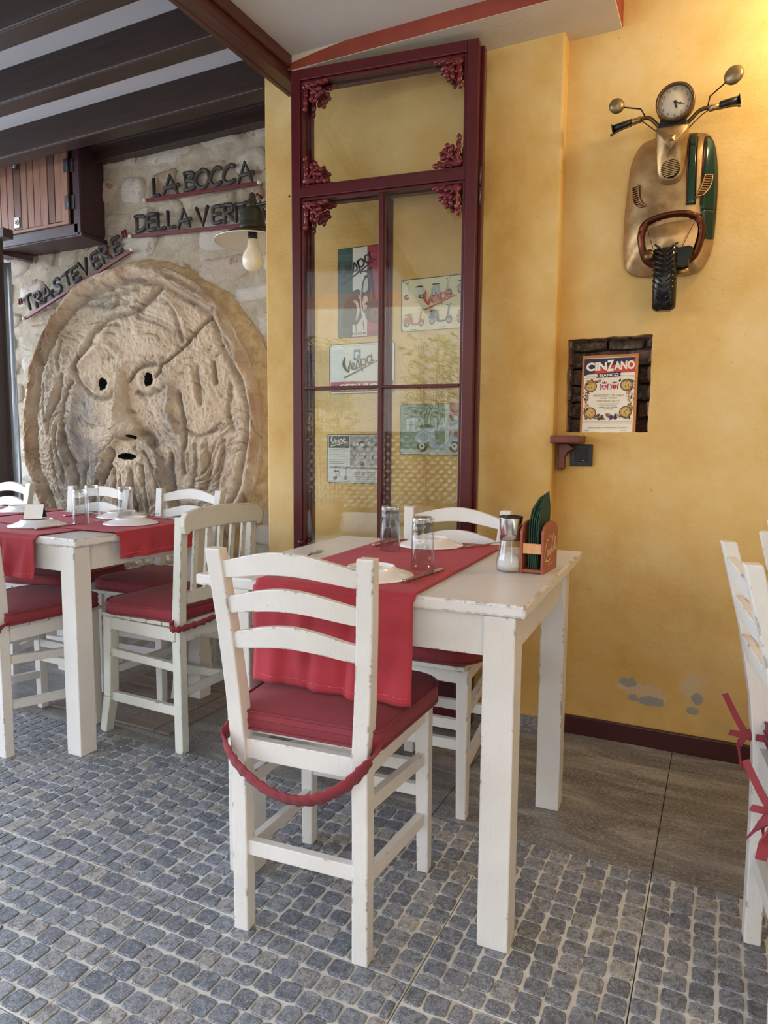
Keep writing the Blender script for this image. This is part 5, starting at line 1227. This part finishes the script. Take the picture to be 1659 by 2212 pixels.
m = MB(); m.bar((-.30,.02,-.02), (-.20,.16,-.045), .05, .03, M['cab']); m.build('support', t)

# ------------------------------------------------------------------ label in the niche
t = thing('bottle_label_picture', 'framed white vermouth label picture with gold and navy border in the brick niche', 'picture', (-.379,2.598,1.121), 0, rot=(radians(-2),0,0))
w, h = .192, .282
part('backing_board', plain('orange_varnished_board', '#c07a3c', .5), t, [((0,.005,h/2),(w,.010,h))], .001)
m = MB(); rect(m, -.088,.006,.086,.272,-.0006,ink('#ece5d3')); m.build('paper', t)
m = MB(); NV = '#232048'; RD = '#c8402e'; GD = '#c19a45'
P2(m, [(-.088,.222),(.086,.262),(.086,.270),(-.088,.270)], -.0012, ink(NV)); P2(m, [(-.088,.214),(.086,.218),(.086,.270),(.05,.266)], -.0010, ink(RD)); P2(m, [(-.088,.210),(-.045,.222),(-.088,.255)], -.0013, ink(NV))
m.build('red_and_navy_band', t)
m = MB(); text(m, 'CIN', -.045, .2285, .028, -.0018, ink('#f3ecd8'), .072, .045, rot=.02); text(m, 'Z', .003, .2255, .038, -.0018, ink('#f3ecd8'), .024, .045, rot=.02); text(m, 'ANO', .050, .2300, .028, -.0018, ink('#f3ecd8'), .070, .045, rot=.02)
P2(m, [(-.046,.201),(.042,.205),(.036,.212),(.042,.221),(-.046,.217),(-.038,.209)], -.0016, ink(NV)); text(m, 'BIANCO', -.001, .206, .0095, -.0022, ink('#f3ecd8'), .066, .03, rot=.03); m.build('heading', t)
m = MB()
for z in (.2005,.206,.046,.0435,.036): rect(m, -.086,z,.084,z+.0012,-.001,ink('#b7a878'))
for x_, z_ in ((-.063,.172),(.060,.174),(-.062,.076),(.060,.078)):
    disc(m, x_, z_, .0215, -.0010, ink('#3b3350'), 22); disc(m, x_, z_, .0185, -.0014, ink(GD), 22); disc(m, x_, z_, .0135, -.0018, ink('#d3b058'), 18)
    for k in range(5): disc(m, x_+random.uniform(-.008,.008), z_+random.uniform(-.008,.008), .0022, -.0022, ink('#6b4a26'), 6)
rg = random.Random(2)
for k in range(190):      # dense scrolling border
    sd = k % 4; u = rg.random()
    x_, z_ = ((-.078+rg.uniform(-.006,.010), .055+.135*u) if sd == 0 else (.074+rg.uniform(-.010,.008), .055+.135*u) if sd == 1 else (-.08+.155*u, .057+rg.uniform(-.003,.014)) if sd == 2 else (-.08+.155*u, .190+rg.uniform(-.004,.003)))
    if sd == 3 and abs(x_) < .032: continue
    c_ = rg.choice((NV,NV,GD,GD,'#8f2a2a','#7a5a2a')); r_ = rg.uniform(.0028,.0058)
    a0 = rg.random()*6; line(m, [(x_+r_*cos(a0+q), z_+r_*sin(a0+q)) for q in (0,1.2,2.4,3.4)], .0021, -.0012-k*.000004, ink(c_))
    if k % 3 == 0: disc(m, x_, z_, r_*.6, -.0016, ink(c_), 7)
for x_ in (-.034,-.020,.012,.026): disc(m, x_, .060, .0065, -.0014, ink(NV), 10, .009)
m.build('ornamental_border', t)
m = MB()
for x_ in (-.016, .019):      # twin crowned shields
    P2(m, [(x_-.008,.176),(x_-.008,.166),(x_,.158),(x_+.008,.166),(x_+.008,.176)], -.0012, ink('#b02a2a'))
    for s_ in (-1, 1): line(m, [(x_+s_*.013,.178),(x_+s_*.011,.168),(x_+s_*.012,.160)], .004, -.0012, ink('#a53030'), True)
    P2(m, [(x_-.007,.180),(x_-.008,.187),(x_-.003,.184),(x_,.190),(x_+.003,.184),(x_+.008,.187),(x_+.007,.180)], -.0012, ink('#8a2c24'))
rect(m, -.0175,.161,-.0145,.174,-.0016,ink('#f0e8d8')); rect(m, -.0225,.166,-.0095,.169,-.0016,ink('#f0e8d8')); rect(m, .0185,.161,.0195,.175,-.0016,ink('#d9b050')); m.build('crests', t)
m = MB()
for s_, z_, hh, ww, c_ in (('FRANCESCO CINZANO', .134,.0085,.104,'#b08a3c'), ('E COMP - TORINO', .1265,.0048,.060,'#7a6a4a'), ('CASA FONDATA NEL 1757', .1155,.0060,.084,'#b08a3c'), ('PROVVEDITORI DELLE REAL CASE', .1065,.0034,.074,'#5c5648'),
    ('D ITALIA E PORTOGALLO', .1005,.0034,.056,'#5c5648'), ('E PREMIATI CON LE MASSIME', .0945,.0034,.064,'#5c5648'), ('ONORIFICENZE', .0885,.0034,.036,'#5c5648')):
    text(m, s_, 0, z_, hh, -.0012, ink(c_), ww, .015)
m.build('maker_lines', t); m = MB(); text(m, 'VERMOUTH STAB. DI S. VITTORIA D ALBA  V.CN.LIC. N. 2', 0, .0205, .0045, -.0012, ink('#3d3a36'), .138, .01); m.build('footer_line', t); m = MB(); text(m, '16 G.L.', -.070, .0115, .0040, -.0012, ink('#3d3a36'), .016, .01); m.build('strength_mark', t); m = MB(); text(m, '100 CL', .056, .0120, .0040, -.0012, ink('#3d3a36'), .016, .01)
m.build('volume_mark', t)
# little corner shelf bracket, light switch
t = thing('corner_bracket', 'small red-brown wooden bracket shelf in the corner under the niche', 'bracket', (-.545,2.59,1.0))
m = MB(); m.prism([(-.012,-.110),(.094,-.110),(.094,0),(-.012,0)], .088, .115, M['bracket'], plane='xy'); m.build('shelf_top', t, bevel=.004)
m = MB(); pf = [(.0,.088),(.030,.088),(.048,.070),(.030,.055),(.020,.035),(.022,-.002),(.012,-.010),(.0,-.010)]; m.prism([(-.002+a*1.2+.004, b) for a, b in pf][::-1], -.034, -.004, M['bracket']); m.build('support', t, bevel=.004)
t = thing('light_switch', 'square black light switch under the niche beside the bracket', 'switch', (-.463,2.588,1.045))
part('plate', M['black'], t, [((0,-.005,0),(.079,.010,.079))], .002); part('rocker', M['blackmetal'], t, [((0,-.0115,0),(.046,.005,.046))], .001); part('mark', M['steel'], t, [((.008,-.0145,-.019),(.007,.001,.0012))], .0)

# ------------------------------------------------------------------ metal scooter clock on the yellow wall
t = thing('scooter_wall_clock', 'sheet-metal scooter front with clock, mirrors and green stripes on the yellow wall', 'wall clock', (0, 2.59, 0))
OUT = [(-.150,2.100),(-.200,2.104),(-.258,2.102),(-.300,2.085),(-.328,2.030),(-.337,1.95),(-.344,1.86),(-.344,1.75),(-.336,1.695),(-.318,1.668),(-.285,1.656),(-.235,1.651),(-.190,1.650),(-.128,1.651),(-.100,1.661),(-.078,1.690),(-.064,1.740),(-.058,1.83),(-.058,1.94),(-.066,2.020),(-.080,2.068),(-.105,2.092)]
OUTS = [(p.x, p.y) for p in bez([(a, b, 0) for a, b in OUT]+[(OUT[0][0], OUT[0][1], 0)], 5)][:-1]
OC = (-.20, 1.87)
_ang = np.array([atan2(b-OC[1], a-OC[0]) for a, b in OUTS]); _rad = np.array([hypot(b-OC[1], a-OC[0]) for a, b in OUTS]); _o = np.argsort(_ang); _ang, _rad = _ang[_o], _rad[_o]
def surf(x, z, up=0.):
    a = atan2(z-OC[1], x-OC[0]); r = hypot(x-OC[0], z-OC[1])/float(np.interp(a, _ang, _rad, period=2*pi)); return -.020-.050*(1-min(r,1)**3.2)-up
m = MB(); n = len(OUTS); rings = [1,.985,.96,.92,.85,.75,.6,.45,.3,.15,.02]; vs = []
for f_ in rings:
    for x, z in OUTS: X = OC[0]+(x-OC[0])*f_; Z = OC[1]+(z-OC[1])*f_; vs.append((X, surf(X, Z)+.002*sin(X*90)*sin(Z*70)*(f_ > .5), Z))
vs += [(x, -.004, z) for x, z in OUTS]; k_ = len(rings)
fs = [(i*n+q, i*n+(q+1)%n, (i+1)*n+(q+1)%n, (i+1)*n+q) for i in range(k_-1) for q in range(n)]+[(q, (q+1)%n, k_*n+(q+1)%n, k_*n+q) for q in range(n)]
fs.append(tuple((k_-1)*n+q for q in range(n))); m.add(vs, fs, M['champ'], True); m.build('leg_shield', t)
def patch(fl_, fr_, z0, z1, mat, name, up=.0042, nz=22, nx=4):
    m = MB()
    def fn(i, j): z = z0+(z1-z0)*i/nz; a, b = fl_(z), fr_(z); x = a+(b-a)*j/nx; return (x, surf(x, z, up), z)
    m.grid(nz+1, nx+1, fn, mat); o = m.build(name, t, fixn=False); so = o.modifiers.new('s','SOLIDIFY'); so.thickness = .001; return o
lerp = lambda z, a, b, za, zb: a+(b-a)*(z-za)/(zb-za)
def edge_x(z): 
    best = -.06
    for (a, b), (c, d) in zip(OUTS, OUTS[1:]+OUTS[:1]):
        if (b-z)*(d-z) <= 0 and max(a, c) > -.15 and b != d: best = a+(c-a)*(z-b)/(d-b)
    return best-.001
patch(lambda z: lerp(z,-.145,-.150,1.858,2.095), lambda z: lerp(z,-.121,-.125,1.858,2.095), 1.858, 2.094, M['green_en'], 'green_stripe')
patch(lambda z: lerp(z,-.103,-.101,1.84,2.078), edge_x, 1.84, 2.078, M['green_en'], 'green_stripe')
patch(lambda z: lerp(z,-.083,-.103,1.752,1.84), edge_x, 1.752, 1.84, M['green_en'], 'green_stripe')
for xa, xb in ((-.147,-.152),(-.120,-.124),(-.104,-.102)):
    m = MB(); m.tube([(lerp(z,xa,xb,1.858,2.09), surf(lerp(z,xa,xb,1.858,2.09), z, .0045), z) for z in np.linspace(1.858,2.078,14)], .0016, M['copper'], 6); m.build('stripe_edge', t)
# horn cover
m = MB(); PO = [(-.247,2.096),(-.197,2.098),(-.148,2.094),(-.152,2.03),(-.160,1.965),(-.172,1.938),(-.198,1.930),(-.226,1.938),(-.238,1.965),(-.244,2.03)]
PO = [PO[0], PO[1], PO[2]]+[(q.x, q.y) for q in bez([(a, b, 0) for a, b in PO[2:]+[PO[0]]], 4)][1:-1]; cx_, cz_ = -.198, 2.02; vs = []; n = len(PO)
for f_, y in ((1,-.075),(1,-.092),(.9,-.100),(.5,-.106),(.02,-.108)): vs += [(cx_+(a-cx_)*f_, y-(.018*(b-1.93)/.17), cz_+(b-cz_)*f_) for a, b in PO]
m.add(vs, [(i*n+q, i*n+(q+1)%n, (i+1)*n+(q+1)%n, (i+1)*n+q) for i in range(4) for q in range(n)]+[tuple(4*n+q for q in range(n))], M['champ'], True)
m.build('horn_cover', t, bevel=0)
m = MB(); m.box((-.196,-.120,2.052), (.026,.004,.026), M['champ']); m.add([(-.208,-.122,2.040),(-.184,-.122,2.040),(-.184,-.122,2.064),(-.208,-.122,2.064),(-.196,-.131,2.052)], [(0,1,4),(1,2,4),(2,3,4),(3,0,4)], M['champ']); m.build('badge', t)
m = MB(); m.tube([(-.197,-.096,1.967),(-.197,-.109,1.967)], .029, M['blackmetal'], 28); m.build('horn_recess', t)
m = MB()
for k in range(10):
    z = 1.942+k*.0056; hw = sqrt(max(0, .028**2-(z-1.967)**2)); m.bar((-.197-hw,-.112,z-.002),(-.197+hw,-.112,z+.002), .004,.0028, M['champ'])
m.build('horn_grille', t)
# crescent vents
for P in ([(-.321,1.946),(-.299,1.947),(-.296,1.91),(-.288,1.888),(-.274,1.873),(-.296,1.873),(-.309,1.885),(-.318,1.91)], [(-.074,1.950),(-.096,1.948),(-.101,1.925),(-.108,1.902),(-.122,1.878),(-.098,1.886),(-.083,1.905),(-.076,1.925)]):
    m = MB(); Q = [Vector((a, surf(a, b, .007), b)) for a, b in P]; m.tube(Q+[Q[0], Q[1]], .0022, M['champ'], 6, False); cxx = sum(a for a, b in P)/8; czz = sum(b for a, b in P)/8
    vf = MB(); vf.add([(cxx+(a-cxx)*.93, surf(a, b, .0055), czz+(b-czz)*.95) for a, b in P], [tuple(range(8))], M['copper'])
    for k in range(9):
        z = min(b for a, b in P)+.006+k*.0075
        xs_ = []
        for (a, b), (c, d) in zip(P, P[1:]+P[:1]):
            if (b-z)*(d-z) < 0: xs_.append(a+(c-a)*(z-b)/(d-b))
        if len(xs_) >= 2: m.bar((min(xs_), surf(min(xs_), z, .007), z), (max(xs_), surf(max(xs_), z, .007), z), .0012, .0016, M['champ'])
    fr_ = m.build('vent', t); vf.build('vent_mesh', fr_)
# mudguard opening: dark copper ring, hollow, fork and tyre
RG = [(-.288,1.775),(-.276,1.815),(-.235,1.832),(-.190,1.838),(-.140,1.834),(-.104,1.815),(-.094,1.775),(-.108,1.715),(-.135,1.686),(-.195,1.680),(-.245,1.684),(-.274,1.712)]
RQ = [(p.x, p.y) for p in bez([(a, b, 0) for a, b in RG]+[(RG[0][0], RG[0][1], 0)], 5)][:-1]
m = MB(); n = len(RQ); vs = []
c0 = (-.19, 1.76)
for f_, y in ((1.09,0),(1.06,-.008),(.98,-.014),(.90,-.010),(.82,.0),(.78,.014)):
    for a, b in RQ: X = c0[0]+(a-c0[0])*f_; Z = c0[1]+(b-c0[1])*f_; vs.append((X, surf(X, Z)+y+.0016*sin(23*atan2(b-c0[1],a-c0[0]))*(.8 < f_ < 1.07), Z))
m.add(vs, [(i*n+q, i*n+(q+1)%n, (i+1)*n+(q+1)%n, (i+1)*n+q) for i in range(5) for q in range(n)], M['copper'], True); m.build('mudguard_rim', t)
m = MB(); vs = []
for f_ in (.84,.6,.3,.02):
    for a, b in RQ: X = c0[0]+(a-c0[0])*f_; Z = c0[1]+(b-c0[1])*f_; vs.append((X, -.060-.026*(1-f_), Z))
m.add(vs, [(i*n+q, i*n+(q+1)%n, (i+1)*n+(q+1)%n, (i+1)*n+q) for i in range(3) for q in range(n)]+[tuple(3*n+q for q in range(n))], M['champ'], True); m.build('mudguard', t)
for p in ([(-.262,-.0885,1.795),(-.240,-.092,1.725)], [(-.118,-.0885,1.800),(-.152,-.092,1.722)]): m = MB(); m.tube(p, .0012, M['copper'], 6); m.build('seam', t)
m = MB(); PF = [(-.268,1.705),(-.262,1.718),(-.232,1.716),(-.17,1.718),(-.13,1.722),(-.118,1.715),(-.124,1.690),(-.14,1.655),(-.22,1.655),(-.25,1.690)]; m.prism([(a, b) for a, b in PF][::-1], -.105, -.070, M['rubber']); m.build('fork', t, bevel=.004)
m = MB(); m.lathe([(0,0),(.018,0),(.020,.004),(.010,.010),(0,.011)], M['bronze'], 20, T=Matrix.Translation((-.250,-.108,1.700)) @ Matrix.Rotation(radians(90), 4, 'X')); m.build('hub_cap', t)
m = MB(); nz_, nx2 = 26, 10
def tyre(i, j):
    u = i/nz_; a = 2*pi*j/nx2; z = 1.722-.200*u; dep = .035+.045*sin(pi*min(1,(u*.9+.05))); hw = .037*(1 if u < .93 else (1-((u-.93)/.07)**2*.45)); cx = -.199-.002*u
    ca, sa = cos(a), sin(a); sq = lambda v: math.copysign(abs(v)**.55, v)
    return (cx+hw*sq(ca), -.075-dep*.2+(-dep*.62)*sq(sa)*(1 if sa > 0 else .3), z)
m.grid(nz_+1, nx2+1, tyre, M['rubber'], smooth=True); vs0 = m.v
m.add([m.v[nz_*(nx2+1)+j] for j in range(nx2)], [tuple(range(nx2))], M['rubber']); m.build('tyre', t)
m = MB()
for k in range(11):
    u = .04+k*.085; z = 1.722-.200*u; dep = .035+.045*sin(pi*min(1,(u*.9+.05))); y = -.075-dep*.82-.001
    for s_ in (-1, 1): m.tube([(-.200+s_*.006, y, z-.004), (-.200+s_*.020, y+.002, z+.008), (-.200+s_*.034, y+.012, z+.020)], .0034, M['rubber'], 6)
m.build('tread', t)
m = MB(); m.tube([(-.139,-.085,1.712),(-.138,-.085,1.655)], .006, M['rubber'], 10)
for k in range(6): z = 1.705-k*.0095; m.tube([(-.139+.0085*cos(a_), -.085+.0085*sin(a_), z+.0008*a_) for a_ in [q*pi/5 for q in range(11)]], .0014, M['rubber'] if k % 2 else M['steel_dull'], 5)
m.build('spring', t)
m = MB(); m.tube([(-.172,-.075,1.645),(-.130,-.080,1.648)], .010, M['champ'], 16); m.build('axle', t)
# neck, handlebar, clock, mirrors
m = MB(); m.prism([(-.244,2.088),(-.150,2.090),(-.160,2.135),(-.232,2.135)], -.105, -.070, M['black']); m.build('neck', t, bevel=.004)
HB = {-1: [(-.236,-.080,2.106),(-.252,-.085,2.126),(-.270,-.088,2.142),(-.290,-.09,2.143),(-.325,-.09,2.137)], 1: [(-.158,-.080,2.106),(-.140,-.085,2.120),(-.122,-.088,2.135),(-.105,-.09,2.139),(-.080,-.09,2.139)]}
GR = {-1: ((-.325,-.09,2.137), (-.383,-.09,2.127)), 1: ((-.062,-.09,2.139), (-.008,-.09,2.146))}
for s_ in (-1, 1):
    m = MB(); m.tube(bez(HB[s_], 5), .0062, M['bronze'], 10); m.build('handlebar', t)
    a, b = Vector(GR[s_][0]), Vector(GR[s_][1]); d = (b-a).normalized()
    m = MB(); m.tube([a-d*.032, a], .0098, M['champ'], 14); m.build('grip_collar', t)
    g = MB(); g.tube([a, b], .0115, M['black'], 14)
    for q in range(6): g.tube([a+Vector((0,0,0))+(Vector((0,-.0117*cos(q-2.5),.0117*sin(q-2.5)))), b+Vector((0,-.0117*cos(q-2.5),.0117*sin(q-2.5)))], .0012, M['rubber'], 5)
    g.tube([b, b+d*.002], .0165, M['black'], 16); g.build('grip', t)
    lv = [a-d*.02+Vector((0,-.012,-.010)), a+d*.005+Vector((0,-.02,-.018)), a+d*.03+Vector((0,-.022,-.021)), b+Vector((0,-.02,-.026))]
    m = MB(); m.tube(bez(lv, 5), [.0028]*16 if False else .0030, M['bronze'], 8); m.ell(tuple(lv[-1]), (.005,.005,.005), M['bronze'], 10, 8); m.build('brake_lever', t)
    m = MB(); m.tube(bez([a-d*.03+Vector((0,-.004,-.004)), (a.x-d.x*.05-s_*.004,-.10,2.115), (-.238 if s_ < 0 else -.150,-.098,2.085)], 5), .0016, M['blackmetal'], 6); m.build('cable', t)
MR = {-1: ([(-.280,-.085,2.145),(-.296,-.095,2.172),(-.358,-.105,2.186)], (-.370,-.110,2.190), .0245, .5), 1: ([(-.098,-.085,2.142),(-.092,-.095,2.170),(-.038,-.105,2.207)], (-.028,-.110,2.213), .0285, -.5)}
for s_ in (-1, 1):
    p, c_, r_, tw = MR[s_]
    st_ = MB(); st_.tube(p, .0022, M['blackmetal'], 8); st_.build('mirror_stem', t)
    m = MB(); Tm = Matrix.Translation(c_) @ Matrix.Rotation(tw*.5, 4, 'Z') @ Matrix.Rotation(radians(90), 4, 'X'); m.lathe([(0,.012),(r_*.5,.0105),(r_*.85,.006),(r_,0),(r_*.98,-.003),(0,-.004)], M['steel_dull'] if False else M['bronze2'], 28, T=Tm); m.build('mirror', t)
ck = Matrix.Translation((-.191,-.115,2.163)) @ Matrix.Rotation(radians(90), 4, 'X')
m = MB(); m.lathe([(.053,-.030),(.057,-.024),(.058,.004),(.0575,.012),(.054,.015),(.050,.013),(.049,.004)], M['bronze'], 48, T=ck); m.build('clock_case', t)
m = MB(); m.lathe([(0,.004),(.0495,.004),(.0495,.0),(0,0)], M['clockface'], 48, T=ck); face = m.build('clock_face', t)
m = MB(); KN = ink('#5a4a3a')
for i in range(1, 13):
    a_ = pi/2-i*pi/6; text(m, str(i), -.191+.0395*cos(a_), 2.163-.0045+.0395*sin(a_), .009, -.1200, KN, None, .0)
m.build('numerals', face)
m = MB(); K = ink('#17130f')
line(m, [(-.191,2.163),(-.181,2.158),(-.170,2.155),(-.163,2.153)], (.0030,.0042,.001), -.1206, K); line(m, [(-.191,2.163),(-.189,2.152),(-.186,2.146),(-.185,2.141)], (.004,.006,.001), -.1208, K); disc(m, -.191,2.163,.005,-.1214,K,14); disc(m,-.176,2.157,.0035,-.1210,K,8); disc(m,-.187,2.148,.004,-.1211,K,8)
m.build('hands', face)
m = MB(); m.lathe([(0,.0145),(.03,.0135),(.050,.012)], M['pane'], 40, T=ck); m.build('clock_glass', t)

# ------------------------------------------------------------------ napkin holder
t = thing('napkin_holder', 'red-brown wooden napkin holder with white script, at the table corner by the wall', 'napkin holder', (-.418,1.775,.7575), radians(-2))
def side(x0, x1, name):
    m = MB(); P = [(-.0675,0),(.0675,0),(.0675,.100)]+[(.0675*cos(a_), .100+.030*sin(a_)) for a_ in [q*pi/12 for q in range(1,12)]]+[(-.0675,.100)]; m.prism(P, x0, x1, M['holder'], plane='yz'); return m.build(name, t, bevel=.0015)
s1 = side(-.031, -.0235, 'side_panel'); s2 = side(.0235, .031, 'side_panel')
part('floor_board', M['holder'], t, [((0,0,.006),(.047,.130,.008))]); part('crossbar', M['holder_light'], t, [((0,-.061,.063),(.047,.008,.026))]); part('crossbar', M['holder_light'], t, [((0,.061,.063),(.047,.008,.026))])
wm = MB(); CI = ink('#e6cf9f')
def on_side(fn):
    tmp = MB(); fn(tmp)
    for mi_, mt in enumerate(tmp.mats):
        idx = [i for i, k_ in enumerate(tmp.m) if k_ == mi_]; wm.add([(.0312-(v[1])*1.0, v[0], v[2]) for v in tmp.v], [tmp.f[i] for i in idx], mt)
def cola(tm):
    text(tm, 'DRINK', -.005, .0885, .0055, -.0004, CI, .020, .01)
    def T(p): return [(-.060+a*.0365, .036+b*.034+a*.0046) for a, b in p]
    for w_, p in (((.0012,.0030,.0012), [(.92,1.28),(.62,1.30),(.20,.80),(.05,.20),(.30,-.18),(.62,.02)]), ((.0020,.0020), [(.84,.52),(.66,.46),(.62,.16),(.80,.08),(.92,.30),(.84,.52)]), ((.0020,.0016), [(1.20,.46),(1.02,.46),(.98,.12),(1.18,.10)]),
        ((.0020,.0020), [(1.52,.46),(1.34,.44),(1.30,.12),(1.48,.10),(1.54,.44),(1.56,.10),(1.66,.14)]), ((.0012,.0014), [(1.66,.30),(1.80,.34)]),
        ((.0012,.0030,.0012), [(2.60,1.10),(2.34,1.42),(2.02,1.0),(1.86,.36),(2.02,0),(2.24,.14)]), ((.0020,.0020), [(2.44,.50),(2.28,.44),(2.26,.14),(2.42,.08),(2.52,.30),(2.44,.50)]), ((.0018,.0022,.0014), [(2.60,.20),(2.86,.86),(2.78,1.04),(2.66,.60),(2.72,.10),(2.84,.14)]),
        ((.0020,.0020), [(3.12,.46),(2.94,.44),(2.90,.12),(3.06,.10),(3.14,.44),(3.16,.10),(3.26,.16)]), ((.0014,.0026,.001), [(.30,-.18),(1.2,-.34),(1.9,-.10)])):
        line(tm, T(p), w_, -.0004, CI, True)
    text(tm, 'IN BOTTLES', 0, .0175, .0058, -.0004, CI, .046, .01)
on_side(cola); wm.build('lettering', s2)
t = thing('paper_napkin_stack', 'stack of dark green folded paper napkins upright in the wooden holder', 'napkins', (-.418,1.775,.7685), radians(-2))
for k in range(5):
    m = MB(); x = -.012+k*.0055; d_ = .002*sin(k*2.1); P = [(-.055,0),(.045,0),(.058,.135+.003*k),(.040,.176+.004*k),(-.030,.150+d_*3),(-.052,.120)]; m.prism(P, x, x+.0028, M['napkin'], plane='yz')
    o = m.build('napkin', t)

# ------------------------------------------------------------------ the terrace behind the viewer (seen only as reflections in the panes)
def fence_lattice():
    t = thing('lattice_fence', 'diagonal lattice fence of thin laths on the terrace behind the viewer', 'fence', (-1.0,-3.6,0)); m = MB(); Wd = plain('pale_lath', '#a58b6a', .7); s_ = .11
    for k in range(-12, 40):
        x = -2.2+k*s_
        for d_ in (-1, 1):
            x0, z0, x1, z1 = x, .25, x+d_*.95, 1.20; m.bar((x0,0 if d_ > 0 else .012,z0), (x1,0 if d_ > 0 else .012,z1), .035, .010, Wd, up=(0,1,0))
    m.build('lath_field', t, kind='stuff')
    part('rail', Wd, t, [((-.2,0,.24),(5.4,.05,.05))]); part('rail', Wd, t, [((-.2,0,1.21),(5.4,.05,.05))])
fence_lattice()
def hedge(x, y, z0, z1, r, nleaf, seed, label):
    rg = random.Random(seed); t = thing('potted_bamboo', label, 'plant', (x, y, 0)); L = N('bamboo_leaf_%d' % seed).set(srgb('#a8ad48'), .45)
    m = MB()
    for k in range(nleaf):
        a = rg.random()*6.28; q = rg.random()**.5*r; z = z0+(z1-z0)*rg.random(); c_ = Vector((q*cos(a), q*sin(a)*.6, z)); d_ = Vector((rg.uniform(-1,1), rg.uniform(-1,1), rg.uniform(-1.2,.3))).normalized(); n_ = d_.orthogonal(); l_ = rg.uniform(.06,.12)
        m.add([c_, c_+d_*l_*.5+n_*.010, c_+d_*l_, c_+d_*l_*.5-n_*.010], [(0,1,2,3)], L)
    m.build('foliage', t, kind='stuff', fixn=False)
    for k in range(5): m = MB(); a = k*1.3; m.tube([(.1*cos(a),.08*sin(a),.35),(.2*cos(a),.15*sin(a),z1*.95)], .008, M['bracket'], 6); m.build('stem', t)
    m = MB(); m.lathe([(0,0),(.16,0),(.21,.36),(.22,.38),(.19,.38),(.18,.34),(0,.34)], plain('clay_pot_%d' % seed, '#a0603c', .8), 24); m.build('pot', t)
for i, (x, s_) in enumerate(((-2.9,3),(-1.6,4),(-.7,5),(.5,6))): hedge(x, -3.2, .9, 2.35, .38, 900, s_, ('bamboo pot far left on the terrace', 'bamboo pot left of centre on the terrace', 'bamboo pot right of centre on the terrace', 'bamboo pot far right on the terrace')[i])
bd = thing('building', 'pale ochre house across the street behind the viewer', 'building', (0,-11,0))
m = MB(); m.box((-1.5,-2,2.1), (16,4,4.2), plain('house_render', '#cdb9a2', .9)); m.build('wall', bd)
m = MB(); m.prism([(-9.9,4.2),(7.0,4.2),(6.2,4.6),(-2,5.6),(-9,4.7)], .0, -4.0, plain('house_roof', '#a97b62', .9)); m.build('roof', bd)
for k in (0,1,4,5): part('window', plain('house_window_%d' % k, '#5a6a78', .2), bd, [((-7.5+k*2.4,.03,2.6),(1.0,.08,1.3))])
gm = MB(); gm.box((-1,-9,-.06), (60,12.6,.08), plain('street_paving', '#9a9389', .9)); gm.box((-9.6,1,-.06), (10,12,.08), M['_pv'] if '_pv' in M else plain('terrace_paving', '#a7a29a', .9)); tag(gm.build('ground'), kind='structure')
# sockets and cords added for the two unseen bulbs
for (x, y, z, zc, l) in ((.36,2.28,2.40,2.61,'hanging bulb socket on a short cord near the yellow wall, upper right'), (1.3,-.3,2.35,2.61,'unseen bulb socket on a cord over the dining room behind the viewer')):
    t = thing('pendant_lamp', l, 'lamp', (x, y, z))
    m = MB(); m.tube([(0,0,.125),(0,0,zc-z)], .003, M['black'], 8); m.build('cord', t); m = MB(); m.lathe([(.0,.128),(.010,.126),(.020,.115),(.022,.070),(.020,.062),(0,.062)], M['black'], 20); m.build('socket', t)
